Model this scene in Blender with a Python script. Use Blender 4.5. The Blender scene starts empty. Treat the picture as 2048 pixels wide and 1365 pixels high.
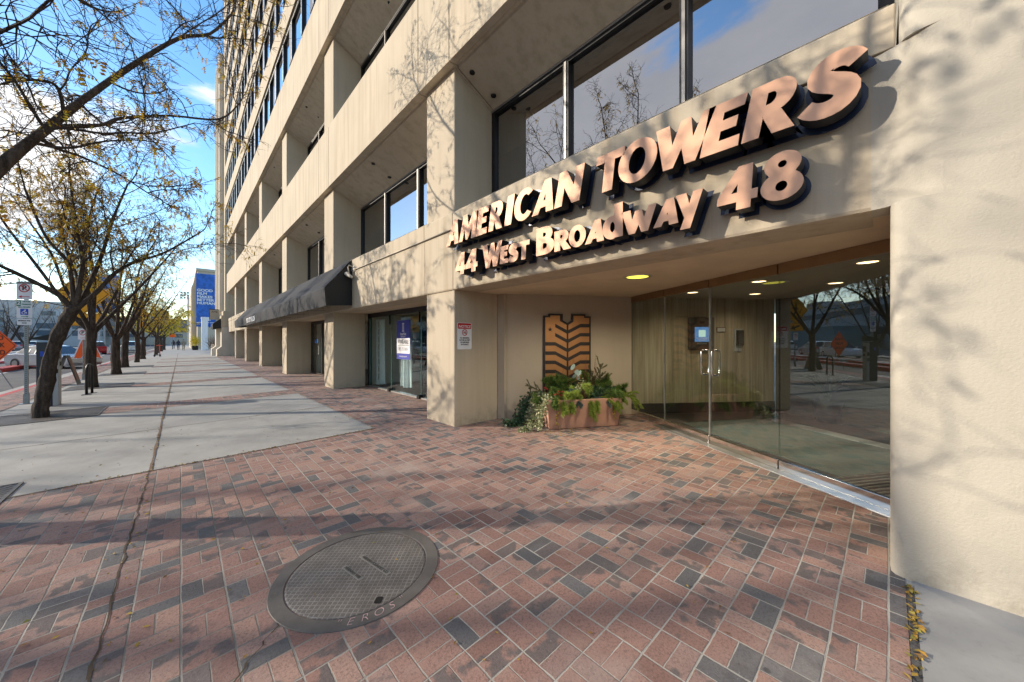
import bpy, bmesh, math, random
from mathutils import Vector, Matrix, Quaternion
V = Vector
R = math.radians
scn = bpy.context.scene
COL = scn.collection

# ------------------------------------------------------------------ mesh builder
class MB:
    def __init__(s):
        s.v = []; s.f = []
    def add(s, vs, fs):
        b = len(s.v)
        s.v.extend([tuple(p) for p in vs])
        s.f.extend([tuple(b + i for i in f) for f in fs])
        return s
    def quad(s, a, b, c, d):
        return s.add([a, b, c, d], [(0, 1, 2, 3)])
    def box(s, x0, x1, y0, y1, z0, z1):
        return s.add([(x0, y0, z0), (x1, y0, z0), (x1, y1, z0), (x0, y1, z0), (x0, y0, z1), (x1, y0, z1), (x1, y1, z1), (x0, y1, z1)],
                     [(3, 2, 1, 0), (4, 5, 6, 7), (0, 1, 5, 4), (1, 2, 6, 5), (2, 3, 7, 6), (3, 0, 4, 7)])
    def obox(s, c, a, b, d):        # centre and three half vectors
        c, a, b, d = V(c), V(a), V(b), V(d)
        vs = [c + a * i + b * j + d * k for k in (-1, 1) for i, j in ((-1, -1), (1, -1), (1, 1), (-1, 1))]
        return s.add(vs, [(3, 2, 1, 0), (4, 5, 6, 7), (0, 1, 5, 4), (1, 2, 6, 5), (2, 3, 7, 6), (3, 0, 4, 7)])
    def prism(s, poly, fn, c0, c1):
        n = len(poly)
        vs = [fn(a, b, c0) for a, b in poly] + [fn(a, b, c1) for a, b in poly]
        fs = [tuple(range(n - 1, -1, -1)), tuple(range(n, 2 * n))]
        fs += [(i, (i + 1) % n, n + (i + 1) % n, n + i) for i in range(n)]
        return s.add(vs, fs)
    def tube(s, pts, rad, n=8, cap=True):
        pts = [V(p) for p in pts]
        if not isinstance(rad, (list, tuple)):
            rad = [rad] * len(pts)
        u = None; rings = []
        for i, p in enumerate(pts):
            t = (pts[min(i + 1, len(pts) - 1)] - pts[max(i - 1, 0)])
            t = t.normalized() if t.length > 1e-9 else V((0, 0, 1))
            if u is None:
                u = t.orthogonal().normalized()
            else:
                u = (u - t * u.dot(t))
                u = u.normalized() if u.length > 1e-6 else t.orthogonal().normalized()
            w = t.cross(u)
            rings.append([p + (u * math.cos(2 * math.pi * k / n) + w * math.sin(2 * math.pi * k / n)) * rad[i] for k in range(n)])
        vs = [q for r in rings for q in r]; fs = []
        for i in range(len(pts) - 1):
            for k in range(n):
                fs.append((i * n + k, i * n + (k + 1) % n, (i + 1) * n + (k + 1) % n, (i + 1) * n + k))
        if cap:
            fs.append(tuple(range(n - 1, -1, -1))); m = (len(pts) - 1) * n
            fs.append(tuple(range(m, m + n)))
        return s.add(vs, fs)
    def lathe(s, prof, c, n=24, closed=True):   # prof = [(r, z)] from bottom up
        c = V(c); vs = []; fs = []
        for r, z in prof:
            vs += [c + V((r * math.cos(2 * math.pi * k / n), r * math.sin(2 * math.pi * k / n), z)) for k in range(n)]
        for i in range(len(prof) - 1):
            for k in range(n):
                fs.append((i * n + k, i * n + (k + 1) % n, (i + 1) * n + (k + 1) % n, (i + 1) * n + k))
        if closed:
            fs.append(tuple(range(n - 1, -1, -1))); m = (len(prof) - 1) * n
            fs.append(tuple(range(m, m + n)))
        return s.add(vs, fs)
    def ball(s, c, r, n=8):
        rx, ry, rz = r if isinstance(r, (tuple, list)) else (r, r, r)
        c = V(c); vs = [c + V((0, 0, -rz))]; fs = []; m = n // 2
        for i in range(1, m):
            a = -math.pi / 2 + math.pi * i / m
            vs += [c + V((rx * math.cos(a) * math.cos(2 * math.pi * k / n), ry * math.cos(a) * math.sin(2 * math.pi * k / n), rz * math.sin(a))) for k in range(n)]
        vs.append(c + V((0, 0, rz)))
        for k in range(n):
            fs.append((0, 1 + (k + 1) % n, 1 + k))
            for i in range(m - 2):
                a = 1 + i * n
                fs.append((a + k, a + (k + 1) % n, a + n + (k + 1) % n, a + n + k))
            a = 1 + (m - 2) * n
            fs.append((a + k, a + (k + 1) % n, len(vs) - 1))
        return s.add(vs, fs)

def wloc(o):
    p = V((0, 0, 0))
    while o:
        p += o.location; o = o.parent
    return p

def obj(mb, name, mat, parent=None, smooth=False, bev=0, local=False, angle=None):
    me = bpy.data.meshes.new(name)
    vs = mb.v
    if parent is not None and not local:
        q = wloc(parent); vs = [(a - q.x, b - q.y, c - q.z) for a, b, c in vs]
    me.from_pydata(vs, [], mb.f)
    me.update()
    if mat: me.materials.append(mat)
    if smooth: me.polygons.foreach_set('use_smooth', [True] * len(me.polygons))
    o = bpy.data.objects.new(name, me); COL.objects.link(o)
    if parent is not None: o.parent = parent
    if bev:
        b = o.modifiers.new('edge', 'BEVEL'); b.width = bev; b.segments = 2; b.limit_method = 'ANGLE'; b.angle_limit = R(35)
    return o

def tag(o, label, cat, group=None):
    o['label'] = label; o['category'] = cat
    if group: o['group'] = group
    return o

def thing(name, label, cat, loc=(0, 0, 0), group=None, rotz=0):
    o = bpy.data.objects.new(name, None); COL.objects.link(o)
    o.location = loc; o.rotation_euler = (0, 0, rotz); o.empty_display_size = .2
    return tag(o, label, cat, group)

def struct(o, kind='structure'):
    o['kind'] = kind; return o

def dup(root, loc, rotz=0, label=None, scale=1, group=None):
    r = root.copy(); COL.objects.link(r); r.location = loc; r.rotation_euler = (0, 0, rotz); r.scale = (scale,) * 3
    if label: r['label'] = label
    if group: r['group'] = group
    for ch in root.children:
        c = ch.copy(); COL.objects.link(c); c.parent = r
        for g in ch.children:
            d = g.copy(); COL.objects.link(d); d.parent = c
    return r

# ------------------------------------------------------------------ outlines and lettering (turned into meshes in one go at the end)
PEND = []
def frame(o, right, up):
    r, u = V(right).normalized(), V(up).normalized(); n = r.cross(u)
    return Matrix(((r.x, u.x, n.x, o[0]), (r.y, u.y, n.y, o[1]), (r.z, u.z, n.z, o[2]), (0, 0, 0, 1)))

def outline(polys, name, mat, parent, M, depth, off=0, bev=0):
    cu = bpy.data.curves.new(name, 'CURVE'); cu.dimensions = '2D'; cu.fill_mode = 'BOTH'
    for pl in polys:
        sp = cu.splines.new('POLY'); sp.points.add(len(pl) - 1); sp.use_cyclic_u = True
        for p, q in zip(sp.points, pl): p.co = (q[0], q[1], 0, 1)
    cu.extrude = depth / 2; cu.offset = off; cu.bevel_depth = bev; cu.bevel_resolution = 0
    PEND.append((cu, name, mat, parent, M))

def text(s, name, mat, parent, M, size, depth=.002, align='CENTER', xs=1, bold=0, shear=0, sp=1):
    cu = bpy.data.curves.new(name, 'FONT'); cu.body = s; cu.size = size; cu.extrude = depth / 2
    cu.align_x = align; cu.align_y = 'CENTER'; cu.offset = bold; cu.shear = shear; cu.space_character = sp
    PEND.append((cu, name, mat, parent, M @ Matrix.Diagonal((xs, 1, 1, 1))))

def flush():
    tmp = []
    for cu, name, mat, parent, M in PEND:
        o = bpy.data.objects.new('tmp', cu); COL.objects.link(o); tmp.append(o)
    dg = bpy.context.evaluated_depsgraph_get()
    for o, (cu, name, mat, parent, M) in zip(tmp, PEND):
        me = bpy.data.meshes.new_from_object(o.evaluated_get(dg)); me.name = name
        me.transform(M)
        if parent is not None:
            me.transform(Matrix.Translation(-wloc(parent)))
        me.materials.clear(); me.materials.append(mat)
        p = bpy.data.objects.new(name, me); COL.objects.link(p); p.parent = parent
    for o, (cu, *_) in zip(tmp, PEND):
        bpy.data.objects.remove(o); bpy.data.curves.remove(cu)

# ------------------------------------------------------------------ node helper
class NT:
    def __init__(s, name, tree=None):
        if tree is None:
            s.m = bpy.data.materials.new(name); s.m.use_nodes = True; s.t = s.m.node_tree
            s.b = s.t.nodes['Principled BSDF']; s.out = s.t.nodes['Material Output']
        else:
            s.t = tree
    def n(s, typ, **kw):
        x = s.t.nodes.new(typ)
        for k, v in kw.items(): setattr(x, k, v)
        return x
    def put(s, sock, v):
        if hasattr(v, 'is_linked') or hasattr(v, 'node'): s.t.links.new(v, sock)
        elif v is not None: sock.default_value = v
    def math(s, op, a, b=None, c=None, clamp=False):
        x = s.n('ShaderNodeMath', operation=op, use_clamp=clamp)
        for i, q in enumerate((a, b, c)):
            if q is not None: s.put(x.inputs[i], q)
        return x.outputs[0]
    def mix(s, fac, a, b, blend='MIX'):
        x = s.n('ShaderNodeMix', data_type='RGBA', blend_type=blend)
        s.put(x.inputs[0], fac)
        for i, q in ((6, a), (7, b)):
            s.put(x.inputs[i], (*q, 1) if isinstance(q, tuple) and len(q) == 3 else q)
        return x.outputs[2]
    def coord(s, k='Object'):
        return s.n('ShaderNodeTexCoord').outputs[k]
    def mapv(s, vec, scale=(1, 1, 1), loc=(0, 0, 0), rot=(0, 0, 0)):
        x = s.n('ShaderNodeMapping'); s.put(x.inputs[0], vec); x.inputs['Scale'].default_value = scale
        x.inputs['Location'].default_value = loc; x.inputs['Rotation'].default_value = rot
        return x.outputs[0]
    def noise(s, vec, scale, detail=3, rough=.55, dist=0):
        x = s.n('ShaderNodeTexNoise'); s.put(x.inputs['Vector'], vec)
        x.inputs['Scale'].default_value = scale; x.inputs['Detail'].default_value = detail
        x.inputs['Roughness'].default_value = rough; x.inputs['Distortion'].default_value = dist
        return x.outputs[0]
    def ramp(s, fac, stops, interp='LINEAR'):
        x = s.n('ShaderNodeValToRGB'); s.put(x.inputs[0], fac); x.color_ramp.interpolation = interp
        e = x.color_ramp.elements
        while len(e) < len(stops): e.new(.5)
        for q, (p, c) in zip(e, stops):
            q.position = p; q.color = (c, c, c, 1) if not isinstance(c, tuple) else (*c, 1)
        return x.outputs[0]
    def sstep(s, v, a, b):
        x = s.n('ShaderNodeMapRange', interpolation_type='SMOOTHSTEP'); s.put(x.inputs[0], v)
        x.inputs[1].default_value = a; x.inputs[2].default_value = b
        return x.outputs[0]
    def sep(s, v):
        x = s.n('ShaderNodeSeparateXYZ'); s.put(x.inputs[0], v); return x.outputs
    def comb(s, x, y, z):
        c = s.n('ShaderNodeCombineXYZ')
        for i, q in enumerate((x, y, z)): s.put(c.inputs[i], q)
        return c.outputs[0]
    def bump(s, h, strength=.3, dist=.01):
        x = s.n('ShaderNodeBump'); s.put(x.inputs['Height'], h); x.inputs['Strength'].default_value = strength
        x.inputs['Distance'].default_value = dist; s.t.links.new(x.outputs[0], s.b.inputs['Normal'])
    def set(s, **kw):
        names = dict(col='Base Color', rough='Roughness', metal='Metallic', spec='Specular IOR Level', emi='Emission Color', est='Emission Strength', coat='Coat Weight', alpha='Alpha', sub='Subsurface Weight')
        for k, v in kw.items():
            if isinstance(v, tuple) and len(v) == 3: v = (*v, 1)
            s.put(s.b.inputs[names[k]], v)
        return s

def pm(name, c, rough=.7, metal=0, var=.18, vs=3, bump=0, bs=60, spec=.4, streak=0, coat=0, stretch=(1, 1, 1), bd=.004):
    m = NT(name); co = m.mapv(m.coord(), stretch)
    f = m.noise(co, vs, 5, .6)
    lo = tuple(q * (1 - var) for q in c); hi = tuple(min(1, q * (1 + var)) for q in c)
    col = m.ramp(f, [(.28, lo), (.72, hi)])
    if streak:
        g = m.noise(m.mapv(m.coord(), (9, 9, .35)), 1.0, 4, .6)
        col = m.mix(m.math('MULTIPLY', m.sstep(g, .48, .72), streak), col, tuple(q * .62 for q in c))
    m.set(col=col, rough=m.math('ADD', rough - .06, m.math('MULTIPLY', f, .12)), metal=metal, spec=spec, coat=coat)
    if bump: m.bump(m.noise(m.coord(), bs, 4, .65), bump, bd)
    return m.m

def flat(name, c, rough=.5, metal=0, spec=.4):
    return pm(name, c, rough, metal, .06, 6, spec=spec)

def emit(name, c, st):
    m = NT(name); m.set(col=c, emi=c, est=st); return m.m

def island(name, stops, rough=.6, trans=0):
    m = NT(name); g = m.n('ShaderNodeNewGeometry').outputs['Random Per Island']
    col = m.ramp(g, stops); m.set(col=col, rough=rough, spec=.25)
    if trans:
        t = m.n('ShaderNodeBsdfTranslucent'); m.put(t.inputs[0], col); x = m.n('ShaderNodeMixShader'); x.inputs[0].default_value = trans
        m.t.links.new(m.b.outputs[0], x.inputs[1]); m.t.links.new(t.outputs[0], x.inputs[2]); m.t.links.new(x.outputs[0], m.out.inputs[0])
    return m.m

def glass(name, tint, refl0, rough=.0, k=1.0):
    m = NT(name); m.t.nodes.remove(m.b)
    tr = m.n('ShaderNodeBsdfTransparent'); tr.inputs[0].default_value = (*tint, 1)
    gl = m.n('ShaderNodeBsdfGlossy'); gl.inputs['Roughness'].default_value = rough; gl.inputs[0].default_value = (.95, .97, 1, 1)
    ge = m.n('ShaderNodeNewGeometry'); dt = m.n('ShaderNodeVectorMath', operation='DOT_PRODUCT')
    m.t.links.new(ge.outputs['Incoming'], dt.inputs[0]); m.t.links.new(ge.outputs['Normal'], dt.inputs[1])
    c = m.math('SUBTRACT', 1, m.math('ABSOLUTE', dt.outputs['Value']), clamp=True)
    fac = m.math('ADD', m.math('MULTIPLY', m.math('POWER', c, 5), .92 * k), refl0 + .04, clamp=True)
    x = m.n('ShaderNodeMixShader'); m.put(x.inputs[0], fac)
    m.t.links.new(tr.outputs[0], x.inputs[1]); m.t.links.new(gl.outputs[0], x.inputs[2]); m.t.links.new(x.outputs[0], m.out.inputs[0])
    return m.m

# ------------------------------------------------------------------ materials
BRK = .203
def brick_mat():
    m = NT('brick_paving'); co = m.coord()
    wob = m.noise(co, 1.3, 2)
    x, y, z = m.sep(co)
    x = m.math('ADD', x, m.math('MULTIPLY', m.math('SUBTRACT', wob, .5), .02))
    y = m.math('ADD', y, m.math('MULTIPLY', m.math('SUBTRACT', m.noise(co, 1.1, 2), .5), .02))
    fine = m.noise(co, 26, 3)
    x = m.math('ADD', x, m.math('MULTIPLY', m.math('SUBTRACT', fine, .5), .006))
    y = m.math('ADD', y, m.math('MULTIPLY', m.math('SUBTRACT', m.noise(co, 30, 3), .5), .006))
    u = m.math('DIVIDE', m.math('ADD', x, 200 * BRK), BRK); v = m.math('DIVIDE', m.math('ADD', y, 200 * BRK), BRK)
    iu = m.math('FLOOR', u); iv = m.math('FLOOR', v); fu = m.math('FRACT', u); fv = m.math('FRACT', v)
    par = m.math('MODULO', m.math('ADD', iu, iv), 2)
    def edge(t): return m.math('MINIMUM', t, m.math('SUBTRACT', 1, t))
    u2 = m.math('MULTIPLY', fu, 2); v2 = m.math('MULTIPLY', fv, 2)
    su = m.math('FLOOR', u2); sv = m.math('FLOOR', v2)
    eu, ev = edge(fu), edge(fv)
    # joints along the street are the widest, the joint inside a pair of lying bricks the finest
    mod = m.math('MULTIPLY', m.math('MINIMUM', eu, ev), .85)
    dA = m.math('MULTIPLY', edge(m.math('FRACT', u2)), .62)
    dB = m.math('MULTIPLY', edge(m.math('FRACT', v2)), .66)
    d = m.math('ADD', m.math('MULTIPLY', dA, m.math('SUBTRACT', 1, par)), m.math('MULTIPLY', dB, par))
    d = m.math('MINIMUM', d, mod)
    sub = m.math('ADD', m.math('MULTIPLY', su, m.math('SUBTRACT', 1, par)), m.math('MULTIPLY', sv, par))
    wn = m.n('ShaderNodeTexWhiteNoise', noise_dimensions='3D'); m.put(wn.inputs[0], m.comb(iu, iv, sub))
    rnd = wn.outputs[0]
    d = m.math('ADD', d, m.math('MULTIPLY', m.math('SUBTRACT', m.noise(co, 7, 4, .7), .5), .034))
    d = m.math('ADD', d, m.math('MULTIPLY', m.math('SUBTRACT', m.noise(co, 1.6, 2), .5), .03))
    joint = m.math('SUBTRACT', 1, m.sstep(d, .010, .026))
    hue = m.ramp(rnd, [(0, (.24, .135, .108)), (.2, (.345, .205, .163)), (.45, (.295, .168, .135)), (.62, (.40, .25, .192)), (.74, (.335, .22, .182)), (.89, (.265, .168, .142)), (.92, (.115, .113, .113)), (1, (.16, .152, .148))])
    wn2 = m.n('ShaderNodeTexWhiteNoise', noise_dimensions='3D'); m.put(wn2.inputs[0], m.comb(iv, sub, iu))
    # flashed dark edges on some bricks
    off = m.n('ShaderNodeVectorMath', operation='ADD'); m.put(off.inputs[0], co); m.put(off.inputs[1], m.comb(m.math('MULTIPLY', rnd, 37), m.math('MULTIPLY', wn2.outputs[0], 53), 0))
    fl = m.math('ADD', m.noise(off.outputs[0], 7.5, 2, .5), m.math('MULTIPLY', m.math('SUBTRACT', wn2.outputs[0], .5), .42))
    zone = m.noise(co, .45, 2)
    fl = m.math('ADD', fl, m.math('MULTIPLY', m.math('SUBTRACT', zone, .5), .55))
    col = m.mix(m.math('MULTIPLY', m.sstep(fl, .60, .70), .8), hue, (.11, .103, .10))
    col = m.mix(m.math('MULTIPLY', m.sstep(m.noise(co, 75, 5, .75), .46, .66), .5), col, (.07, .052, .045))
    # lighter dusty wear
    col = m.mix(m.math('MULTIPLY', m.sstep(m.noise(co, .8, 5, .65), .5, .75), .5), col, (.48, .41, .35))
    col = m.mix(m.math('MULTIPLY', m.sstep(m.noise(co, 140, 2, .5), .72, .76), .5), col, (.6, .57, .53))
    # gum spots, drips and broad dirt
    vo = m.n('ShaderNodeTexVoronoi'); m.put(vo.inputs['Vector'], co); vo.inputs['Scale'].default_value = 4.2
    gum = m.math('MULTIPLY', m.math('SUBTRACT', 1, m.sstep(vo.outputs['Distance'], .05, .075)), m.sstep(m.noise(co, 2.1, 1), .55, .58))
    col = m.mix(m.math('MULTIPLY', gum, .6), col, (.06, .055, .055))
    col = m.mix(m.math('MULTIPLY', m.sstep(m.noise(co, 1.9, 6, .7), .55, .78), .45), col, (.10, .08, .07))
    jc = m.ramp(m.noise(co, 3, 4, .6), [(.3, (.27, .25, .215)), (.7, (.45, .42, .365))])
    # dark mossy joints in patches
    jc = m.mix(m.math('MULTIPLY', m.sstep(m.math('SUBTRACT', m.noise(co, .35, 2), m.math('MULTIPLY', x, .05)), .40, .62), .75), jc, (.055, .045, .035))
    col = m.mix(joint, col, jc)
    m.set(col=col, rough=.78, spec=.3)
    h = m.math('ADD', m.math('MULTIPLY', m.math('SUBTRACT', 1, joint), .8), m.math('MULTIPLY', m.noise(co, 70, 5, .75), .7))
    tilt = m.math('MULTIPLY', m.math('SUBTRACT', wn2.outputs[0], .5), m.math('SUBTRACT', fu, .5))
    h = m.math('ADD', h, m.math('ADD', m.math('MULTIPLY', rnd, .35), tilt))
    h = m.math('SUBTRACT', h, m.math('MULTIPLY', m.sstep(m.noise(co, 22, 4, .7), .62, .72), .5))
    m.bump(h, .55, .008)
    return m.m

def concrete_mat(name, c, joints=0):
    m = NT(name); co = m.coord()
    f = m.noise(co, 1.1, 6, .65); g = m.noise(co, 18, 5, .7)
    col = m.ramp(f, [(.3, tuple(q * .78 for q in c)), (.7, tuple(q * 1.15 for q in c))])
    col = m.mix(m.math('MULTIPLY', m.sstep(g, .5, .8), .35), col, tuple(q * .62 for q in c))
    sm = m.noise(m.mapv(co, (1, .35, 1)), 2.2, 5, .7)
    col = m.mix(m.math('MULTIPLY', m.sstep(sm, .52, .75), .45), col, tuple(q * .7 for q in c))
    vo = m.n('ShaderNodeTexVoronoi'); m.put(vo.inputs['Vector'], co); vo.inputs['Scale'].default_value = 2.3
    spot = m.math('MULTIPLY', m.math('SUBTRACT', 1, m.sstep(vo.outputs['Distance'], .035, .055)), m.sstep(m.noise(co, 1.7, 1), .52, .56))
    col = m.mix(m.math('MULTIPLY', spot, .75), col, (.04, .04, .042))
    h = m.math('ADD', g, m.math('MULTIPLY', m.noise(co, 160, 3, .6), .6))
    m.set(col=col, rough=.85, spec=.25); m.bump(h, .22, .004)
    return m.m

def asphalt_mat():
    m = NT('asphalt'); co = m.coord(); f = m.noise(co, .6, 5, .6); g = m.noise(co, 90, 3, .7)
    col = m.ramp(m.math('ADD', m.math('MULTIPLY', f, .6), m.math('MULTIPLY', g, .4)), [(.3, (.085, .083, .08)), (.7, (.16, .155, .15))])
    m.set(col=col, rough=.9, spec=.2); m.bump(g, .3, .005); return m.m

def stucco_mat(name, c, streak=.35, b=.25):
    m = NT(name); co = m.coord()
    f = m.noise(co, .55, 5, .6); k = m.noise(m.mapv(co, (5, 5, .28)), 1, 5, .6)
    col = m.ramp(f, [(.3, tuple(q * .9 for q in c)), (.7, tuple(q * 1.08 for q in c))])
    col = m.mix(m.math('MULTIPLY', m.sstep(k, .42, .74), streak), col, (c[0] * .74, c[1] * .70, c[2] * .66))
    k2 = m.noise(m.mapv(co, (22, 22, .5)), 1, 3, .5)
    col = m.mix(m.math('MULTIPLY', m.sstep(k2, .52, .7), streak * .35), col, (c[0] * .8, c[1] * .76, c[2] * .7))
    _, _, z = m.sep(co)
    low = m.math('MULTIPLY', m.math('SUBTRACT', 1, m.sstep(z, .0, .45)), m.sstep(m.noise(co, 5, 5, .7), .42, .68))
    col = m.mix(m.math('MULTIPLY', low, .55), col, (c[0] * .5, c[1] * .47, c[2] * .45))
    sc = m.math('MULTIPLY', m.sstep(m.noise(m.mapv(co, (1, 1, 2.2)), 7, 6, .75), .66, .74), .3)
    col = m.mix(sc, col, (c[0] * .6, c[1] * .56, c[2] * .52))
    cr_ = m.math('ABSOLUTE', m.math('SUBTRACT', m.noise(m.mapv(co, (1, 1, .5)), 1.4, 6, .55, .6), .5))
    col = m.mix(m.math('MULTIPLY', m.math('SUBTRACT', 1, m.sstep(cr_, .0, .003)), .10), col, (c[0] * .45, c[1] * .42, c[2] * .38))
    m.set(col=col, rough=.86, spec=.22)
    h = m.math('ADD', m.noise(co, 70, 4, .65), m.math('MULTIPLY', m.noise(co, 3, 3), .6))
    m.bump(h, b, .006); return m.m

def travertine_mat():
    m = NT('travertine'); co = m.coord()
    a = m.noise(m.mapv(co, (14, 14, .5)), 1, 5, .65, .4); b = m.noise(m.mapv(co, (45, 45, 1.2)), 1, 3, .6)
    col = m.ramp(m.math('ADD', m.math('MULTIPLY', a, .75), m.math('MULTIPLY', b, .25)), [(.3, (.19, .15, .095)), (.5, (.37, .305, .21)), (.7, (.55, .47, .35))])
    m.set(col=col, rough=.3, spec=.4); return m.m

def bark_mat():
    m = NT('bark'); co = m.coord(); f = m.noise(m.mapv(co, (16, 16, 2.6)), 1, 5, .65, .5); g = m.noise(co, 30, 4, .7)
    s = m.math('ADD', m.math('MULTIPLY', f, .7), m.math('MULTIPLY', g, .3))
    col = m.ramp(s, [(.32, (.016, .012, .010)), (.5, (.065, .051, .042)), (.72, (.15, .122, .10))])
    m.set(col=col, rough=.9, spec=.15); m.bump(s, 1.0, .05); return m.m

def lid_mat():
    m = NT('cast_iron_lid'); co = m.mapv(m.coord(), (1, 1, 1), rot=(0, 0, R(43))); x, y, z = m.sep(co)
    def cell(t): return m.math('MULTIPLY', m.math('ABSOLUTE', m.math('SUBTRACT', m.math('FRACT', m.math('MULTIPLY', t, 34)), .5)), 2)
    a = m.sstep(m.math('MAXIMUM', cell(x), cell(y)), .70, .86)
    n = m.noise(m.coord(), 6, 5, .65)
    base = m.ramp(n, [(.3, (.105, .092, .08)), (.7, (.165, .148, .13))])
    m.set(col=m.mix(m.math('MULTIPLY', a, m.math('ADD', .25, m.math('MULTIPLY', m.sstep(n, .35, .62), .6))), base, (.26, .24, .215)), rough=.55, spec=.5, metal=.25)
    m.bump(m.math('SUBTRACT', 1, a), .5, .004); return m.m

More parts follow.
